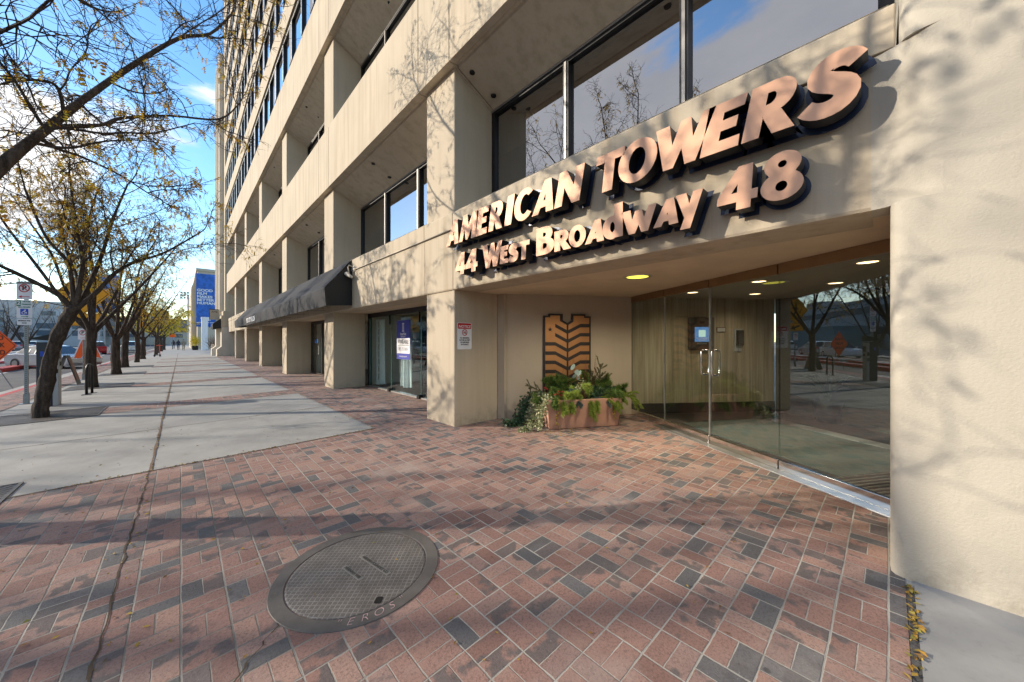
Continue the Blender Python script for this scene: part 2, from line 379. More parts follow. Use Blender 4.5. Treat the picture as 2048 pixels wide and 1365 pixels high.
C_STUCCO = (.50, .425, .315)
M = dict(
    brick=brick_mat(), conc=concrete_mat('sidewalk_concrete', (.37, .36, .33)), conc2=concrete_mat('pad_concrete', (.30, .295, .28)),
    asphalt=asphalt_mat(), stucco=stucco_mat('stucco', C_STUCCO), pier=stucco_mat('pier_stucco', (.47, .43, .35), .15, .5),
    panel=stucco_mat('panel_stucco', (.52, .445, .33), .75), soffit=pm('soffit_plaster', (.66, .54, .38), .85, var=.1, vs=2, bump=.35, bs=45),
    recess=stucco_mat('recess_stucco', (.50, .425, .325), .12, .12),
    wing=stucco_mat('wing_stucco', (.62, .56, .46), .2), trav=travertine_mat(), bark=bark_mat(), lid=lid_mat(),
    iron=pm('cast_iron', (.125, .112, .098), .62, .15, .25, 6, bump=.25, bs=60), black=flat('black_metal', (.006, .006, .007), .45),
    awn=pm('awning_canvas', (.013, .0135, .016), .85, var=.35, vs=3, bump=.2, bs=400), steel=pm('polished_steel', (.72, .70, .67), .13, 1, .05, 5),
    alu=pm('brushed_aluminium', (.62, .62, .60), .35, 1, .06, 8), bronze=pm('bronze_header', (.30, .19, .10), .3, .6, .1, 4),
    galv=pm('galvanised_steel', (.27, .285, .29), .5, .5, .2, 12), copper=pm('copper_face', (.72, .415, .26), .55, .18, .05, 5, spec=.35),
    copperside=pm('letter_side', (.022, .022, .026), .5, .4, .2, 20), plate=pm('navy_plate', (.018, .028, .055), .35, .2, .2, 8),
    emb=pm('emblem_copper', (.43, .21, .085), .4, .55, .08, 5), embdark=flat('emblem_dark', (.022, .015, .012), .5),
    terra=pm('planter_clay', (.50, .285, .20), .85, var=.14, vs=5, bump=.3, bs=50), soil=pm('soil', (.05, .035, .025), .95, bump=.5, bs=40),
    white=flat('white_enamel', (.78, .78, .78), .45), red=flat('sign_red', (.50, .02, .02), .45), sblack=flat('sign_black', (.02, .02, .02), .5),
    green=flat('sign_green', (.015, .20, .12), .45), blue=flat('sign_blue', (.015, .07, .50), .45), yellow=flat('sign_yellow', (.80, .36, .012), .45),
    orange=flat('sign_orange', (.95, .13, .02), .5), bblue=pm('banner_blue', (.03, .13, .48), .6, var=.5, vs=1.2), lblue=flat('banner_light_blue', (.06, .24, .62), .6),
    gold=flat('banner_gold', (.75, .58, .10), .6), redpaint=pm('red_kerb_paint', (.48, .055, .045), .7, var=.25, vs=4), kerb=concrete_mat('kerb_concrete', (.42, .40, .36)),
    wpaint=pm('road_paint', (.62, .62, .60), .8, var=.2, vs=5), curtain=flat('white_curtain', (.78, .80, .82), .8), lease=flat('lease_blue', (.05, .06, .35), .5),
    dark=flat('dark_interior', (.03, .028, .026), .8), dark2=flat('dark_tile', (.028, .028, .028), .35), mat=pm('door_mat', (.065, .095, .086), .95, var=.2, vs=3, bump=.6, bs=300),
    shopwall=flat('shop_wall', (.80, .80, .77), .8), shelf=flat('white_shelf', (.72, .71, .67), .6), lobbyc=flat('lobby_ceiling', (.36, .34, .29), .8),
    blind=flat('brown_blind', (.17, .135, .09), .7), alumid=flat('window_trim', (.32, .31, .29), .4, .6), screen=emit('screen', (.08, .20, .45), .35),
    screen2=emit('screen_panel', (.45, .65, .62), .35), lamp=emit('warm_lamp', (1, .66, .34), 2.6), ylamp=NT('soffit_lamp').set(col=(.75, .68, .10), emi=(.85, .74, .08), est=.9).m,
    gl_entry=glass('entry_glass', (.93, .97, .94), .055), gl_win=glass('tinted_glass', (.40, .36, .31), .34, k=.8), gl_shop=glass('shop_glass', (.90, .97, .95), .03),
    gl_tower=glass('tower_glass', (.30, .30, .32), .62, k=.8),
    leafy=island('autumn_leaves', [(0, (.42, .17, .02)), (.3, (.55, .33, .03)), (.65, (.60, .45, .05)), (.85, (.34, .36, .05)), (1, (.28, .12, .03))], .6, .35),
    leafy2=island('yellow_foliage', [(0, (.50, .33, .03)), (.5, (.58, .46, .04)), (1, (.36, .40, .05))], .6, .4),
    litter=island('leaf_litter', [(0, (.30, .15, .03)), (.4, (.42, .28, .05)), (.7, (.16, .08, .03)), (1, (.30, .27, .06))], .8),
    pine=island('pine_needles', [(0, (.05, .10, .03)), (.45, (.09, .17, .04)), (.8, (.16, .25, .05)), (1, (.28, .32, .08))], .55, .2),
    cedar=island('cedar_scales', [(0, (.15, .25, .04)), (.6, (.30, .40, .07)), (1, (.44, .48, .12))], .55, .25),
    spruce=island('blue_spruce', [(0, (.06, .10, .085)), (.6, (.11, .16, .15)), (1, (.2, .26, .25))], .6, .15),
    fir=island('dry_fir', [(0, (.10, .11, .055)), (1, (.19, .19, .10))], .6, .15),
    ivy=island('variegated_ivy', [(0, (.08, .13, .04)), (.3, (.20, .25, .10)), (.6, (.50, .50, .30)), (1, (.62, .60, .42))], .5, .2),
    ivyd=island('dark_ivy', [(0, (.035, .075, .045)), (.7, (.07, .14, .07)), (1, (.15, .23, .12))], .45, .15),
    yvine=island('yellow_vine', [(0, (.55, .42, .05)), (1, (.66, .58, .14))], .55, .3), euc=island('eucalyptus', [(0, (.22, .34, .31)), (1, (.38, .50, .48))], .5, .2),
    twigred=flat('red_twig', (.14, .022, .018), .6), berry=flat('red_berry', (.45, .02, .03), .3), cone=pm('pine_cone', (.16, .085, .05), .8, var=.4, vs=40),
    grey=flat('grey_paint', (.35, .36, .37), .5), navy=flat('navy_paint', (.02, .025, .04), .4), tyre=flat('tyre', (.02, .02, .02), .8), carglass=glass('car_glass', (.10, .12, .12), .12),
    silver=pm('silver_paint', (.55, .57, .58), .25, .4, .03, 3, coat=.6), cred=pm('red_paint', (.40, .02, .025), .3, .1, .03, 3, coat=.6), cwhite=pm('white_paint', (.75, .76, .78), .3, 0, .03, 3, coat=.6),
    cdark=pm('dark_paint', (.04, .045, .055), .25, .3, .05, 3, coat=.6), tail=flat('tail_lamp', (.5, .01, .01), .2), head=flat('head_lamp', (.8, .82, .82), .1),
    farw=pm('far_concrete', (.45, .44, .43), .85, var=.12, vs=.2), farg=pm('far_brown', (.22, .19, .17), .85, var=.15, vs=.2), farglass=flat('far_glass', (.10, .13, .16), .15), fartan=pm('far_tan', (.50, .44, .34), .85, var=.1, vs=.2),
    teal=pm('teal_cladding', (.17, .25, .27), .7, var=.1, vs=.3), skin=flat('skin', (.45, .28, .2), .6), cloth1=flat('dark_cloth', (.03, .035, .06), .8), cloth2=flat('tan_cloth', (.24, .21, .16), .8), hair=flat('hair', (.04, .028, .02), .7),
    tlg=emit('green_signal', (.1, .9, .5), 4), chalk=pm('pink_chalk', (.62, .40, .38), .95, var=.15, vs=30), bushr=island('bare_red_shrub', [(0, (.10, .05, .035)), (1, (.20, .09, .06))], .8),
    scoot=flat('scooter_orange', (.85, .12, .03), .4),
)
# ------------------------------------------------------------------ ground
def zg(x): return .02 * min(x, 3.4) if x > -3.97 else .02 * -3.97
def sheet(name, x0, x1, y0, y1, dz, mat, kind='structure'):
    xs = sorted({x0, x1} | ({3.4} if x0 < 3.4 < x1 else set()))
    mb = MB()
    for a, b in zip(xs, xs[1:]):
        mb.quad((a, y0, zg(a) + dz), (b, y0, zg(b) + dz), (b, y1, zg(b) + dz), (a, y1, zg(a) + dz))
    return struct(obj(mb, name, mat), kind)
g = MB().quad((-700, -700, -.30), (700, -700, -.30), (700, 900, -.30), (-700, 900, -.30)); struct(obj(g, 'ground', M['farg']))
g = MB().quad((-17.7, -60, -.235), (-4.45, -60, -.235), (-4.45, 330, -.235), (-17.7, 330, -.235)); struct(obj(g, 'road', M['asphalt']))
g = MB().quad((-60, -60, -.228), (-20, -60, -.228), (-20, 200, -.228), (-60, 200, -.228)); struct(obj(g, 'parking_lot', M['asphalt']))
g = MB().box(-4.5, -3.97, -40, 240, -.4, -.205); struct(obj(g, 'gutter', M['kerb']))
def slab(name, x0, x1, y0, y1, dz, mat):
    mb = MB(); p = [(x0, -.5), (x1, -.5), (x1, zg(x1) + dz), (x0, zg(x0) + dz)]
    if x0 < 3.4 < x1: p.insert(3, (3.4, zg(3.4) + dz))
    mb.prism(p, lambda a, b, c: (a, c, b), y0, y1); return struct(obj(mb, name, mat))
slab('sidewalk', -3.80, 14, -40, 240, 0, M['conc'])
slab('kerb', -3.96, -3.802, -40, 240, .003, M['kerb'])
g = MB()
for y0, y1 in ((-6, 24.5), (33, 60)):
    g.box(-3.968, -3.806, y0, y1, -.2, -.0725)
struct(obj(g, 'red_kerb_marking', M['redpaint']))
sheet('brick_paving', -3.0, 7.2, -.07, 6.0, .004, M['brick'])
sheet('brick_paving', -3.0, -1.28, -30, -.5, .004, M['brick'])
sheet('brick_paving', 2.42, 4.62, 6.0, 44.4, .004, M['brick'])
sheet('brick_paving', -3.78, -2.99, -30, 120, .004, M['brick'])
for k in range(6):
    sheet('brick_paving', -1.28, 2.42, 11.55 + 6.1 * k, 12.55 + 6.1 * k, .004, M['brick'])
g = MB()
for k in range(6):     # open joints filled with dirt
    y = 8.8 + 6.1 * k
    g.quad((-2.9, y, zg(-2.9) + .004), (2.42, y, zg(2.42) + .004), (2.42, y + .016, zg(2.42) + .004), (-2.9, y + .016, zg(-2.9) + .004))
rj = random.Random(4)
def crack(g, pts, w, n=14, wob=.02):
    out = []
    for a, b in zip(pts, pts[1:]):
        for i in range(n):
            t = i / n; out.append((a[0] + (b[0] - a[0]) * t + rj.uniform(-wob, wob), a[1] + (b[1] - a[1]) * t))
    out.append(pts[-1])
    for a, b in zip(out, out[1:]):
        wa = w * rj.uniform(.5, 1.3)
        g.quad((a[0] - wa, a[1], zg(a[0]) + .008), (a[0] + wa, a[1], zg(a[0]) + .008), (b[0] + wa, b[1], zg(b[0]) + .008), (b[0] - wa, b[1], zg(b[0]) + .008))
crack(g, [(-.29, .8), (-.31, 2.5), (-.27, 6.0)], .006, 34, .012)
g2 = MB(); crack(g2, [(-.27, 6.0), (-.26, 60)], .013, 140, .005); struct(obj(g2, 'expansion_joint', pm('joint_fill', (.17, .105, .06), .9, var=.5, vs=9)))
crack(g, [(.42, 2.3), (.1, 1.95), (-.05, 1.7), (-.3, 1.55)], .004, 12)
g.quad((-3.0, 5.985, zg(-3) + .009), (2.42, 5.985, zg(2.42) + .009), (2.42, 6.012, zg(2.42) + .009), (-3.0, 6.012, zg(-3) + .009))
g.quad((-3.0, -10, -.05), (-2.985, -10, -.05), (-2.985, 100, -.05), (-3.0, 100, -.05))
struct(obj(g, 'pavement_joint', flat('joint_dirt', (.075, .052, .032), .95)))
sheet('concrete_pad', -1.28, 3.6, -30, -.105, .006, M['conc2'])
g = MB().quad((-1.2, -.106, .002 + zg(-1.2)), (3.2, -.106, zg(3.2) + .002), (3.2, -.068, zg(3.2) + .002), (-1.2, -.068, zg(-1.2) + .002))
struct(obj(g, 'gravel_gap', pm('gap_gravel', (.09, .085, .08), .95, var=.6, vs=60, bump=.8, bs=90)))
# crossing bars and centre markings
g = MB()
for k in range(9):
    x = -5.0 - 1.05 * k; g.quad((x, 16.5, -.23), (x - .55, 16.5, -.23), (x - .55, 19.6, -.23), (x, 19.6, -.23))
for k in range(40):
    y = 24 + 7 * k; g.quad((-7.1, y, -.23), (-7.22, y, -.23), (-7.22, y + 3, -.23), (-7.1, y + 3, -.23))
struct(obj(g, 'road_marking', M['wpaint']))
for y0, y1 in ((-30, 14), (21.5, 33.5), (35.2, 85)):
    g = MB().box(-12.4, -10.6, y0, y1, -.3, -.09); struct(obj(g, 'median', M['conc']))
    g = MB().box(-10.598, -10.42, y0, y1, -.3, -.075).box(-12.58, -12.402, y0, y1, -.3, -.075)
    struct(obj(g, 'red_median_kerb', M['redpaint'], bev=.02))
g = MB().box(-7.95, -7.5, 22, 33, -.3, -.02); struct(obj(g, 'red_island_kerb', M['redpaint'], bev=.03))
g = MB().box(-8.0, -7.4, 34.6, 48, -.3, -.02); struct(obj(g, 'red_island_kerb', M['redpaint'], bev=.03))
g = MB().box(-20, -17.6, -40, 330, -.4, -.12); struct(obj(g, 'far_sidewalk', M['conc']))

# ------------------------------------------------------------------ main building
B = thing('office_building', 'beige stucco office block with deep recessed windows over a street arcade', 'building', (3.42, 20, 0))
YK = [5.09 + 6.6 * k for k in range(6)]       # near corner of every column
CW = .94
Yend = 44.4
FX = 3.42
for y in YK:
    obj(MB().box(FX, 4.40, y, y + CW, -.1, 10.86), 'column', M['stucco'], B, bev=.02)
def ext(poly, y0, y1, name, mat, bev=.01, par=None):     # section (x, z) pulled along the street
    return obj(MB().prism(poly, lambda a, b, c: (a, c, b), y0, y1), name, mat, par or B, bev=bev)
# right-hand pier: its face flows back into the sign fascia
PX_ = 3.28
pp = [(PX_, -9), (PX_, -.10), (PX_ + .003, -.06), (PX_ + .018, -.03), (PX_ + .05, -.012), (PX_ + .12, -.008), (4.6, -.02), (5.0, -.06), (5.0, -9)]
def soft(o, a=40):
    o.modifiers.new('s', 'EDGE_SPLIT').split_angle = R(a); o.data.polygons.foreach_set('use_smooth', [True] * len(o.data.polygons)); return o
soft(obj(MB().prism(pp, lambda a, b, c: (a, b, c), -.3, 2.424), 'pier', M['pier'], B))
pu = [(PX_, -9), (PX_, -.22)]
for i in range(15):
    t = i / 14; s_ = t * t * (3 - 2 * t); pu.append((PX_ + .11 * s_, -.22 + .30 * t))
pu += [(3.6, .08), (3.6, -9)]
soft(obj(MB().prism(pu, lambda a, b, c: (a, b, c), 2.424, 3.445), 'pier', M['pier'], B), 30)
soft(obj(MB().prism([(PX_, -9), (PX_, -.16), (PX_ + .005, -.11), (PX_ + .03, -.07), (PX_ + .07, -.05), (PX_ + .12, -.045), (4.6, -.03), (4.6, -9)], lambda a, b, c: (a, b, c), 3.445, 46), 'pier', M['pier'], B))
# fascia over the ground floor: lower band and coping, cut by panel joints
FY = [.08, 5.09, 6.05] + [v for y in YK[1:] for v in (y, y + CW)] + [Yend]
for a, b in zip(FY, FY[1:]):
    e = .006
    z0, z1 = 2.425, 3.44
    obj(MB().prism([(3.40, z0), (3.39, z0 + .02), (3.39, z1), (3.9, z1), (3.9, z0)], lambda p, q, c: (p, c, q), a + (0 if a < 1 else e), b - e), 'fascia_panel', M['panel'], B)
    a2 = -.03 if a < 1 else a + e
    obj(MB().prism([(3.375, 3.455), (3.375, 3.73), (3.40, 3.755), (4.4, 3.765), (4.4, 3.455)], lambda p, q, c: (p, c, q), a2, b - e), 'coping_panel', M['panel'], B, bev=.008)
obj(MB().box(3.45, 4.4, .2, Yend, 2.45, 3.74), 'fascia_core', M['dark'], B)
obj(MB().tube([(3.365, 10.1, 3.45), (3.365, 7.0, 3.448), (3.365, 5.2, 3.45)], .011, 6), 'conduit', M['wing'], B, smooth=True)
obj(MB().quad((3.42, .0, 3.775), (4.24, .0, 3.775), (4.24, Yend, 3.775), (3.42, Yend, 3.775)), 'bounce_ledge', flat('bounce_white', (.80, .78, .73), .6), B)  # added white sheet above eye level, bounces sunlight up onto the soffit
obj(MB().quad((3.42, .0, 8.35), (4.24, .0, 8.35), (4.24, Yend, 8.35), (3.42, Yend, 8.35)), 'bounce_ledge', flat('bounce_white', (.80, .78, .73), .6), B)  # same added bounce sheet for the storey above
# ground floor ceiling
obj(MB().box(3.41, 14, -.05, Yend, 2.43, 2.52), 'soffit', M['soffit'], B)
# spandrels of the two arcade storeys
def spandrel(zb, zt, zh, y0, y1):
    p = [(3.27, zb), (3.27, zt - .27), (3.285, zt - .24), (3.40, zt), (4.4, zt + .02), (4.4, zh), (4.23, zh), (3.46, zb - .03), (3.445, zb + .012), (3.40, zb + .012), (3.385, zb)]
    ext(p, y0, y1, 'spandrel_panel', M['panel'], .006)
SY = [-.028, 5.03, 6.09] + [v for y in YK[1:] for v in (y - .04, y + CW + .06)] + [Yend]
for a, b in zip(SY, SY[1:]):
    spandrel(6.23, 8.32, 5.84, a + .010, b - .010)
    spandrel(10.88, 13.1, 10.44, a + .010, b - .010)
for zb, zt in ((6.3, 8.2), (10.95, 13.0)):
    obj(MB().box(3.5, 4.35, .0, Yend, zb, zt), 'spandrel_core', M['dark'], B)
# soffit vents
def vent(x, y, z):
    obj(MB().lathe([(.0, -.012), (.045, -.012), (.05, 0), (.05, .01)], (x, y, z), 12), 'soffit_vent', M['black'], B)
for k, y in enumerate(YK[:4]):
    for zb in (6.2, 10.85):
        for yy in (y + CW + .25, y + 4.0):
            vent(3.62, yy, zb - .085); vent(4.05, yy, zb - .30)
vent(3.62, 4.85, 6.115); vent(4.05, 4.8, 5.90); vent(3.9, 2.0, 5.98)
# recessed windows of storeys two and three
def window(y0, y1, z0, z1, mull, blind):
    X = 4.25
    f = MB().box(X, X + .09, y0, y1, z0, z0 + .07).box(X, X + .09, y0, y1, z1 - .09, z1).box(X, X + .09, y0, y0 + .09, z0 + .07, z1 - .09).box(X, X + .09, y1 - .09, y1, z0 + .07, z1 - .09)
    for m in mull: f.box(X - .02, X + .09, m - .05, m + .05, z0 + .07, z1 - .09)
    w = obj(f, 'window', M['black'], B)
    t = MB().box(X - .012, X - .001, y0 + .4, y1, z1 - .035, z1 - .01)
    for m in mull: t.box(X - .035, X - .021, m - .018, m + .02, z0 + .07, z1 - .09)
    obj(t, 'trim', M['alumid'], w)
    obj(MB().quad((X + .05, y0 + .09, z0 + .07), (X + .05, y1 - .09, z0 + .07), (X + .05, y1 - .09, z1 - .09), (X + .05, y0 + .09, z1 - .09)), 'pane', M['gl_win'], w)
    bl = MB(); n = int((z1 - z0) * blind / .045)
    for i in range(n):
        z = z1 - .1 - i * .045
        bl.quad((X + .13, y0 + .1, z), (X + .13, y1 - .1, z), (X + .165, y1 - .1, z - .028), (X + .165, y0 + .1, z - .028))
    if n: obj(bl, 'blind', M['blind'], w)
BAYS = [(-.03, 5.09)] + [(YK[i] + CW, YK[i + 1]) for i in range(5)] + [(YK[5] + CW, Yend)]
for i, (a, b) in enumerate(BAYS):
    ml = [1.615, 3.33] if i == 0 else [a + 1.85, a + 3.75] if b - a > 5 else [a + 2.6]
    window(a, b, 3.77, 5.84, ml, (.35, .38, .3, .35, .3, .3, .3)[i])
    window(a, b, 8.34, 10.44, ml, .3)
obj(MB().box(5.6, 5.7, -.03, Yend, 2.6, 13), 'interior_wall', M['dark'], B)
# tower above: ribbon windows between bands
Yt0, Yt1 = -9, 46.2
for k in range(9):
    zb = 14.92 + 3.15 * k; zt = zb + 1.17
    p = [(3.27, zb), (3.27, zt - .04), (3.30, zt), (3.95, zt), (3.95, zb + .04), (3.36, zb + .04), (3.35, zb)]
    ext(p, -.025, Yt1, 'tower_band', M['panel'], 0)
    z0 = 13.11 if k == 0 else zb - 1.98
    f = MB(); tr = MB(); gl = MB()
    X = 3.37
    f.box(X, X + .12, .0, Yt1, z0, z0 + .1).box(X, X + .12, .0, Yt1, zb - .06, zb + .03)
    y = .4; i = 0
    while y < Yt1 - .2:
        w = .50 if i % 2 == 0 else .09
        f.box(X - .02, X + .12, y, y + w, z0 + .1, zb - .06)
        tr.box(X - .045, X - .021, y - .03, y + .01, z0 + .1, zb - .06)
        y += 1.65; i += 1
    tr.box(X - .03, X - .002, .0, Yt1, zb - .10, zb - .07)
    gl.quad((X + .05, .0, z0), (X + .05, Yt1, z0), (X + .05, Yt1, zb), (X + .05, .0, zb))
    rb = obj(f, 'window_ribbon', M['black'], B)
    obj(tr, 'trim', M['alu'], rb); obj(gl, 'pane', M['gl_tower'], rb)
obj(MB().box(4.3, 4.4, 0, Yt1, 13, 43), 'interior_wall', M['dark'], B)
obj(MB().box(3.27, 6, Yt1 + .004, 47.5, 4.6, 46), 'end_pier', M['panel'], B, bev=.03)
# stepped corner pier at the far end with flared foot
for y0, y1, x0 in ((44.45, 45.8, 2.88), (47.2, 48.5, 2.62)):
    foot = [(x0 - .34, .02), (x0 - .34, .72), (x0, 1.02), (x0, 2.9), (4.3, 2.9), (4.3, .02)]
    ext(foot, y0, y1, 'corner_pier', M['wing'], .02)
ext([(2.86, 2.91), (2.86, 4.05), (3.0, 4.05), (3.0, 4.5), (4.4, 4.5), (4.4, 2.91)], 44.44, 47.15, 'corner_block', M['panel'], .02)
# far wing
W = thing('tower_wing', 'pale tall stair tower slab with narrow vertical ribs beyond the office block', 'building', (4, 50, 0))
obj(MB().box(2.90, 9, 47.55, 53.3, 4.6, 31.5), 'wall', M['wing'], W, bev=.03)
rb = MB()
for y in (48.6, 49.9, 51.4): rb.box(2.80, 2.898, y, y + .35, 4.7, 31.2)
obj(rb, 'rib', M['wing'], W)
obj(MB().box(3.6, 9, 48.6, 53.3, 0, 4.6), 'base_wall', M['panel'], W)

# ------------------------------------------------------------------ entrance
E0 = V((4.44, -.08)); EL = V((6.615, 3.52)); ed = (EL - E0); LEN = ed.length; ed = ed / LEN; en = V((-ed.y, ed.x))
def ef(s, t, z): p = E0 + ed * s + en * t; return (p.x, p.y, z)      # along the doors, out towards the street, up
def ebox(mb, s0, s1, t0, t1, z0, z1):
    vs = [ef(s, t, z) for z in (z0, z1) for s, t in ((s0, t0), (s1, t0), (s1, t1), (s0, t1))]
    return mb.add(vs, [(3, 2, 1, 0), (4, 5, 6, 7), (0, 1, 5, 4), (1, 2, 6, 5), (2, 3, 7, 6), (3, 0, 4, 7)])
S = [0, 1.09, 2.14, 3.17, LEN]
zf = .068
for i in range(4):
    a, b = S[i] + .008, S[i + 1] - .008
    door = i in (1, 2)
    nm = 'entrance_door' if door else 'entrance_sidelight'
    z0, z1 = zf + .105, 2.318
    d = obj(ebox(MB(), a, b, -.006, .006, z0, z1), nm, M['gl_entry'], B)
    obj(ebox(MB(), a, b, -.024, .024, zf + (.012 if door else .004), z0 + .012), 'bottom_rail', M['steel'], d, bev=.004)
    obj(ebox(MB(), a, b, -.03, .03, z1 - .006, 2.428), 'header', M['bronze'], d, bev=.004)
    es = MB(); ebox(es, a - .006, a + .003, -.011, .011, z0 + .014, z1 - .01)
    if not door: obj(es, 'edge_strip', M['alu'] if i == 3 else M['galv'], d)
    if door:
        s = 2.14 + (-.10 if i == 1 else .10)
        pts = []
        for q in range(25):
            an = 2 * math.pi * q / 24; ct, st = math.cos(an), math.sin(an)
            r = .06
            pts.append(ef(s, math.copysign(max(0, r - .04), ct) * (1 if abs(ct) > .1 else 0) + .045 * ct, 1.235 + math.copysign(.14, st) * (1 if abs(st) > .1 else 0) + .04 * st))
        obj(MB().tube(pts, .0125, 10, False), 'handle', M['steel'], d, smooth=True)
        es = MB(); ebox(es, (b - .004 if i == 1 else a - .006), (b + .006 if i == 1 else a + .004), -.012, .012, z0 + .014, z1 - .01)
        obj(es, 'edge_strip', M['alu'], d)
obj(ebox(MB(), -.05, LEN - .9, .026, .16, zf - .03, zf + .014), 'threshold', M['alu'], B, bev=.004)
obj(ebox(MB(), -.02, LEN, -.026, .024, zf - .03, zf + .003), 'sill', M['alu'], B)
obj(MB().box(4.42, 4.47, -.075, -.03, .06, 2.42), 'jamb', M['steel'], B)
# inner wall of the entrance
I0 = V((4.40, 4.97)); J = EL + ed * .03
iw = [(I0.x, I0.y), (J.x, J.y), (J.x + .1, J.y + .5), (I0.x, I0.y + .3)]
obj(MB().prism(iw, lambda a, b, c: (a, b, c), -.05, 2.429), 'entrance_wall', M['recess'], B)
obj(MB().box(4.398, 4.44, 4.9, 5.06, -.05, 2.428), 'entrance_wall', M['recess'], B)
# lobby
wd = V((.797, -.604)); L0 = J + wd * .02; L1 = L0 + wd * 3.12
def wallp(mb, a, b, n, z0, z1): return mb.quad((a.x + n.x, a.y + n.y, z0), (b.x + n.x, b.y + n.y, z0), (b.x + n.x, b.y + n.y, z1), (a.x + n.x, a.y + n.y, z1))
wn_ = V((-.604, -.797))
obj(MB().prism([(L0.x, L0.y), (L1.x, L1.y), (L1.x + .2, L1.y + .3), (L0.x + .2, L0.y + .3)], lambda a, b, c: (a, b, c), .28, 2.429), 'lobby_wall', M['trav'], B)
obj(MB().prism([(L0.x - .01, L0.y - .014), (L1.x - .01, L1.y - .014), (L1.x + .2, L1.y + .3), (L0.x + .2, L0.y + .3)], lambda a, b, c: (a, b, c), .0, .278), 'lobby_base', M['dark2'], B)
L2 = L1 - ed * 6
obj(MB().prism([(L1.x + .02, L1.y - .02), (L2.x, L2.y), (L2.x + .3, L2.y), (L1.x + .4, L1.y)], lambda a, b, c: (a, b, c), .0, 2.429), 'lobby_wall', flat('lobby_green_glass', (.045, .05, .042), .2), B)
obj(MB().box(5.0, 9, -3.2, -3.0, 0, 2.429), 'lobby_wall', M['dark2'], B)
fl = MB(); q = [ef(0, -.03, zf + .009), ef(LEN, -.03, zf + .009), (L1.x, L1.y, zf + .009), (L2.x, L2.y, zf + .009), (5.0, -3.0, zf + .009), (4.6, -.2, zf + .009)]
fl.add(q, [tuple(range(6))]); obj(fl, 'lobby_floor', M['dark2'], B)
obj(MB().add([(x, y, 2.4295) for x, y, z in q], [tuple(range(6))]), 'lobby_ceiling', M['lobbyc'], B)
mt = thing('entrance_mat', 'dark grey ribbed carpet mat inside the glass doors', 'mat', ef(1.3, -1.2, zf))
obj(ebox(MB(), .75, 3.3, -2.1, -.42, zf + .0095, zf + .019), 'carpet', M['mat'], mt)
gr = MB()
for k in range(26): ebox(gr, .74 - .062 * k - .03, .74 - .062 * k, -2.1, -.3, zf + .0095, zf + .020)
for k in range(5): ebox(gr, -.9, 3.3, -2.16 - .05 * k - .02, -2.16 - .05 * k, zf + .0095, zf + .020)
obj(gr, 'ribs', M['alu'], mt)
# fittings on the lobby wall
def lw(s, z, t=0): p = L0 + wd * s + wn_ * t; return (p.x, p.y, z)
def lbox(mb, s0, s1, t0, t1, z0, z1):
    vs = [lw(s, z, t) for z in (z0, z1) for s, t in ((s0, t0), (s1, t0), (s1, t1), (s0, t1))]
    return mb.add(vs, [(3, 2, 1, 0), (4, 5, 6, 7), (0, 1, 5, 4), (1, 2, 6, 5), (2, 3, 7, 6), (3, 0, 4, 7)])
t = thing('directory_panel', 'dark framed directory with blue lit screen on the travertine wall', 'directory', lw(1.45, 1.4, .04))
obj(lbox(MB(), 1.18, 1.72, .0, .07, 1.38, 2.03), 'case', flat('panel_grey', (.10, .085, .075), .35, .4), t, bev=.006)
sc_ = obj(lbox(MB(), 1.29, 1.60, .071, .078, 1.53, 1.83), 'display', M['screen'], t)
obj(lbox(MB(), 1.37, 1.52, .079, .082, 1.63, 1.77), 'window', M['screen2'], sc_)
sl = MB()
for k in range(4): lbox(sl, 1.31 + .02 * k, 1.58 - .02 * k, .079, .081, 1.605 - .018 * k, 1.612 - .018 * k)
obj(sl, 'list', M['white'], sc_)
obj(lbox(MB(), 1.34, 1.56, .071, .076, 1.475, 1.515), 'nameplate', M['alumid'], t)
obj(lbox(MB(), 1.40, 1.50, .071, .076, 1.90, 1.95), 'camera_slot', M['black'], t)
t = thing('wall_plaque', 'small pale plaque right of the directory screen', 'plaque', lw(1.9, 1.73, .01))
obj(lbox(MB(), 1.81, 2.01, 0, .015, 1.725, 1.83), 'frame', flat('plaque_frame', (.12, .06, .03), .5), t); obj(lbox(MB(), 1.825, 1.995, .016, .019, 1.74, 1.815), 'face', M['farw'], t)
t = thing('intercom', 'black intercom handset on a grey plate on the travertine wall', 'intercom', lw(2.3, 1.4, .03))
obj(lbox(MB(), 2.20, 2.37, 0, .02, 1.33, 1.80), 'backplate', M['grey'], t); obj(lbox(MB(), 2.235, 2.38, .021, .07, 1.46, 1.77), 'handset', M['black'], t, bev=.01)
obj(lbox(MB(), 2.26, 2.35, .071, .076, 1.5, 1.7), 'keypad', M['dark2'], t)
# recessed lamps
def lamp(x, y, r, label, mat):
    t = thing('ceiling_light', label, 'ceiling light', (x, y, 2.43), 'recessed ceiling lights')
    obj(MB().lathe([(r * .86, -.001), (r, -.012), (r * 1.12, -.006), (r * 1.14, 0)], (x, y, 2.43), 28, False), 'ring', M['alu'], t, smooth=True)
    obj(MB().lathe([(0.001, .0), (r * .86, -.003)], (x, y, 2.43), 28, False), 'lens', mat, t)
lamp(4.587, 2.365, .165, 'yellow lens round light in the soffit outside the doors', M['ylamp'])
for (x, y), lb in zip([(6.774, 2.433), (6.245, 1.312), (7.843, 1.71), (7.254, .55), (5.6, .16)],
    ['warm lobby downlight in front of the directory screen, leftmost of five', 'warm lobby downlight just behind the right door, upper of the middle pair', 'warm lobby downlight deepest inside, lower of the middle pair', 'warm lobby downlight left of the largest one, over the street reflection', 'largest warm lobby downlight, nearest the right jamb']):
    lamp(x, y, .105, lb, M['lamp'])
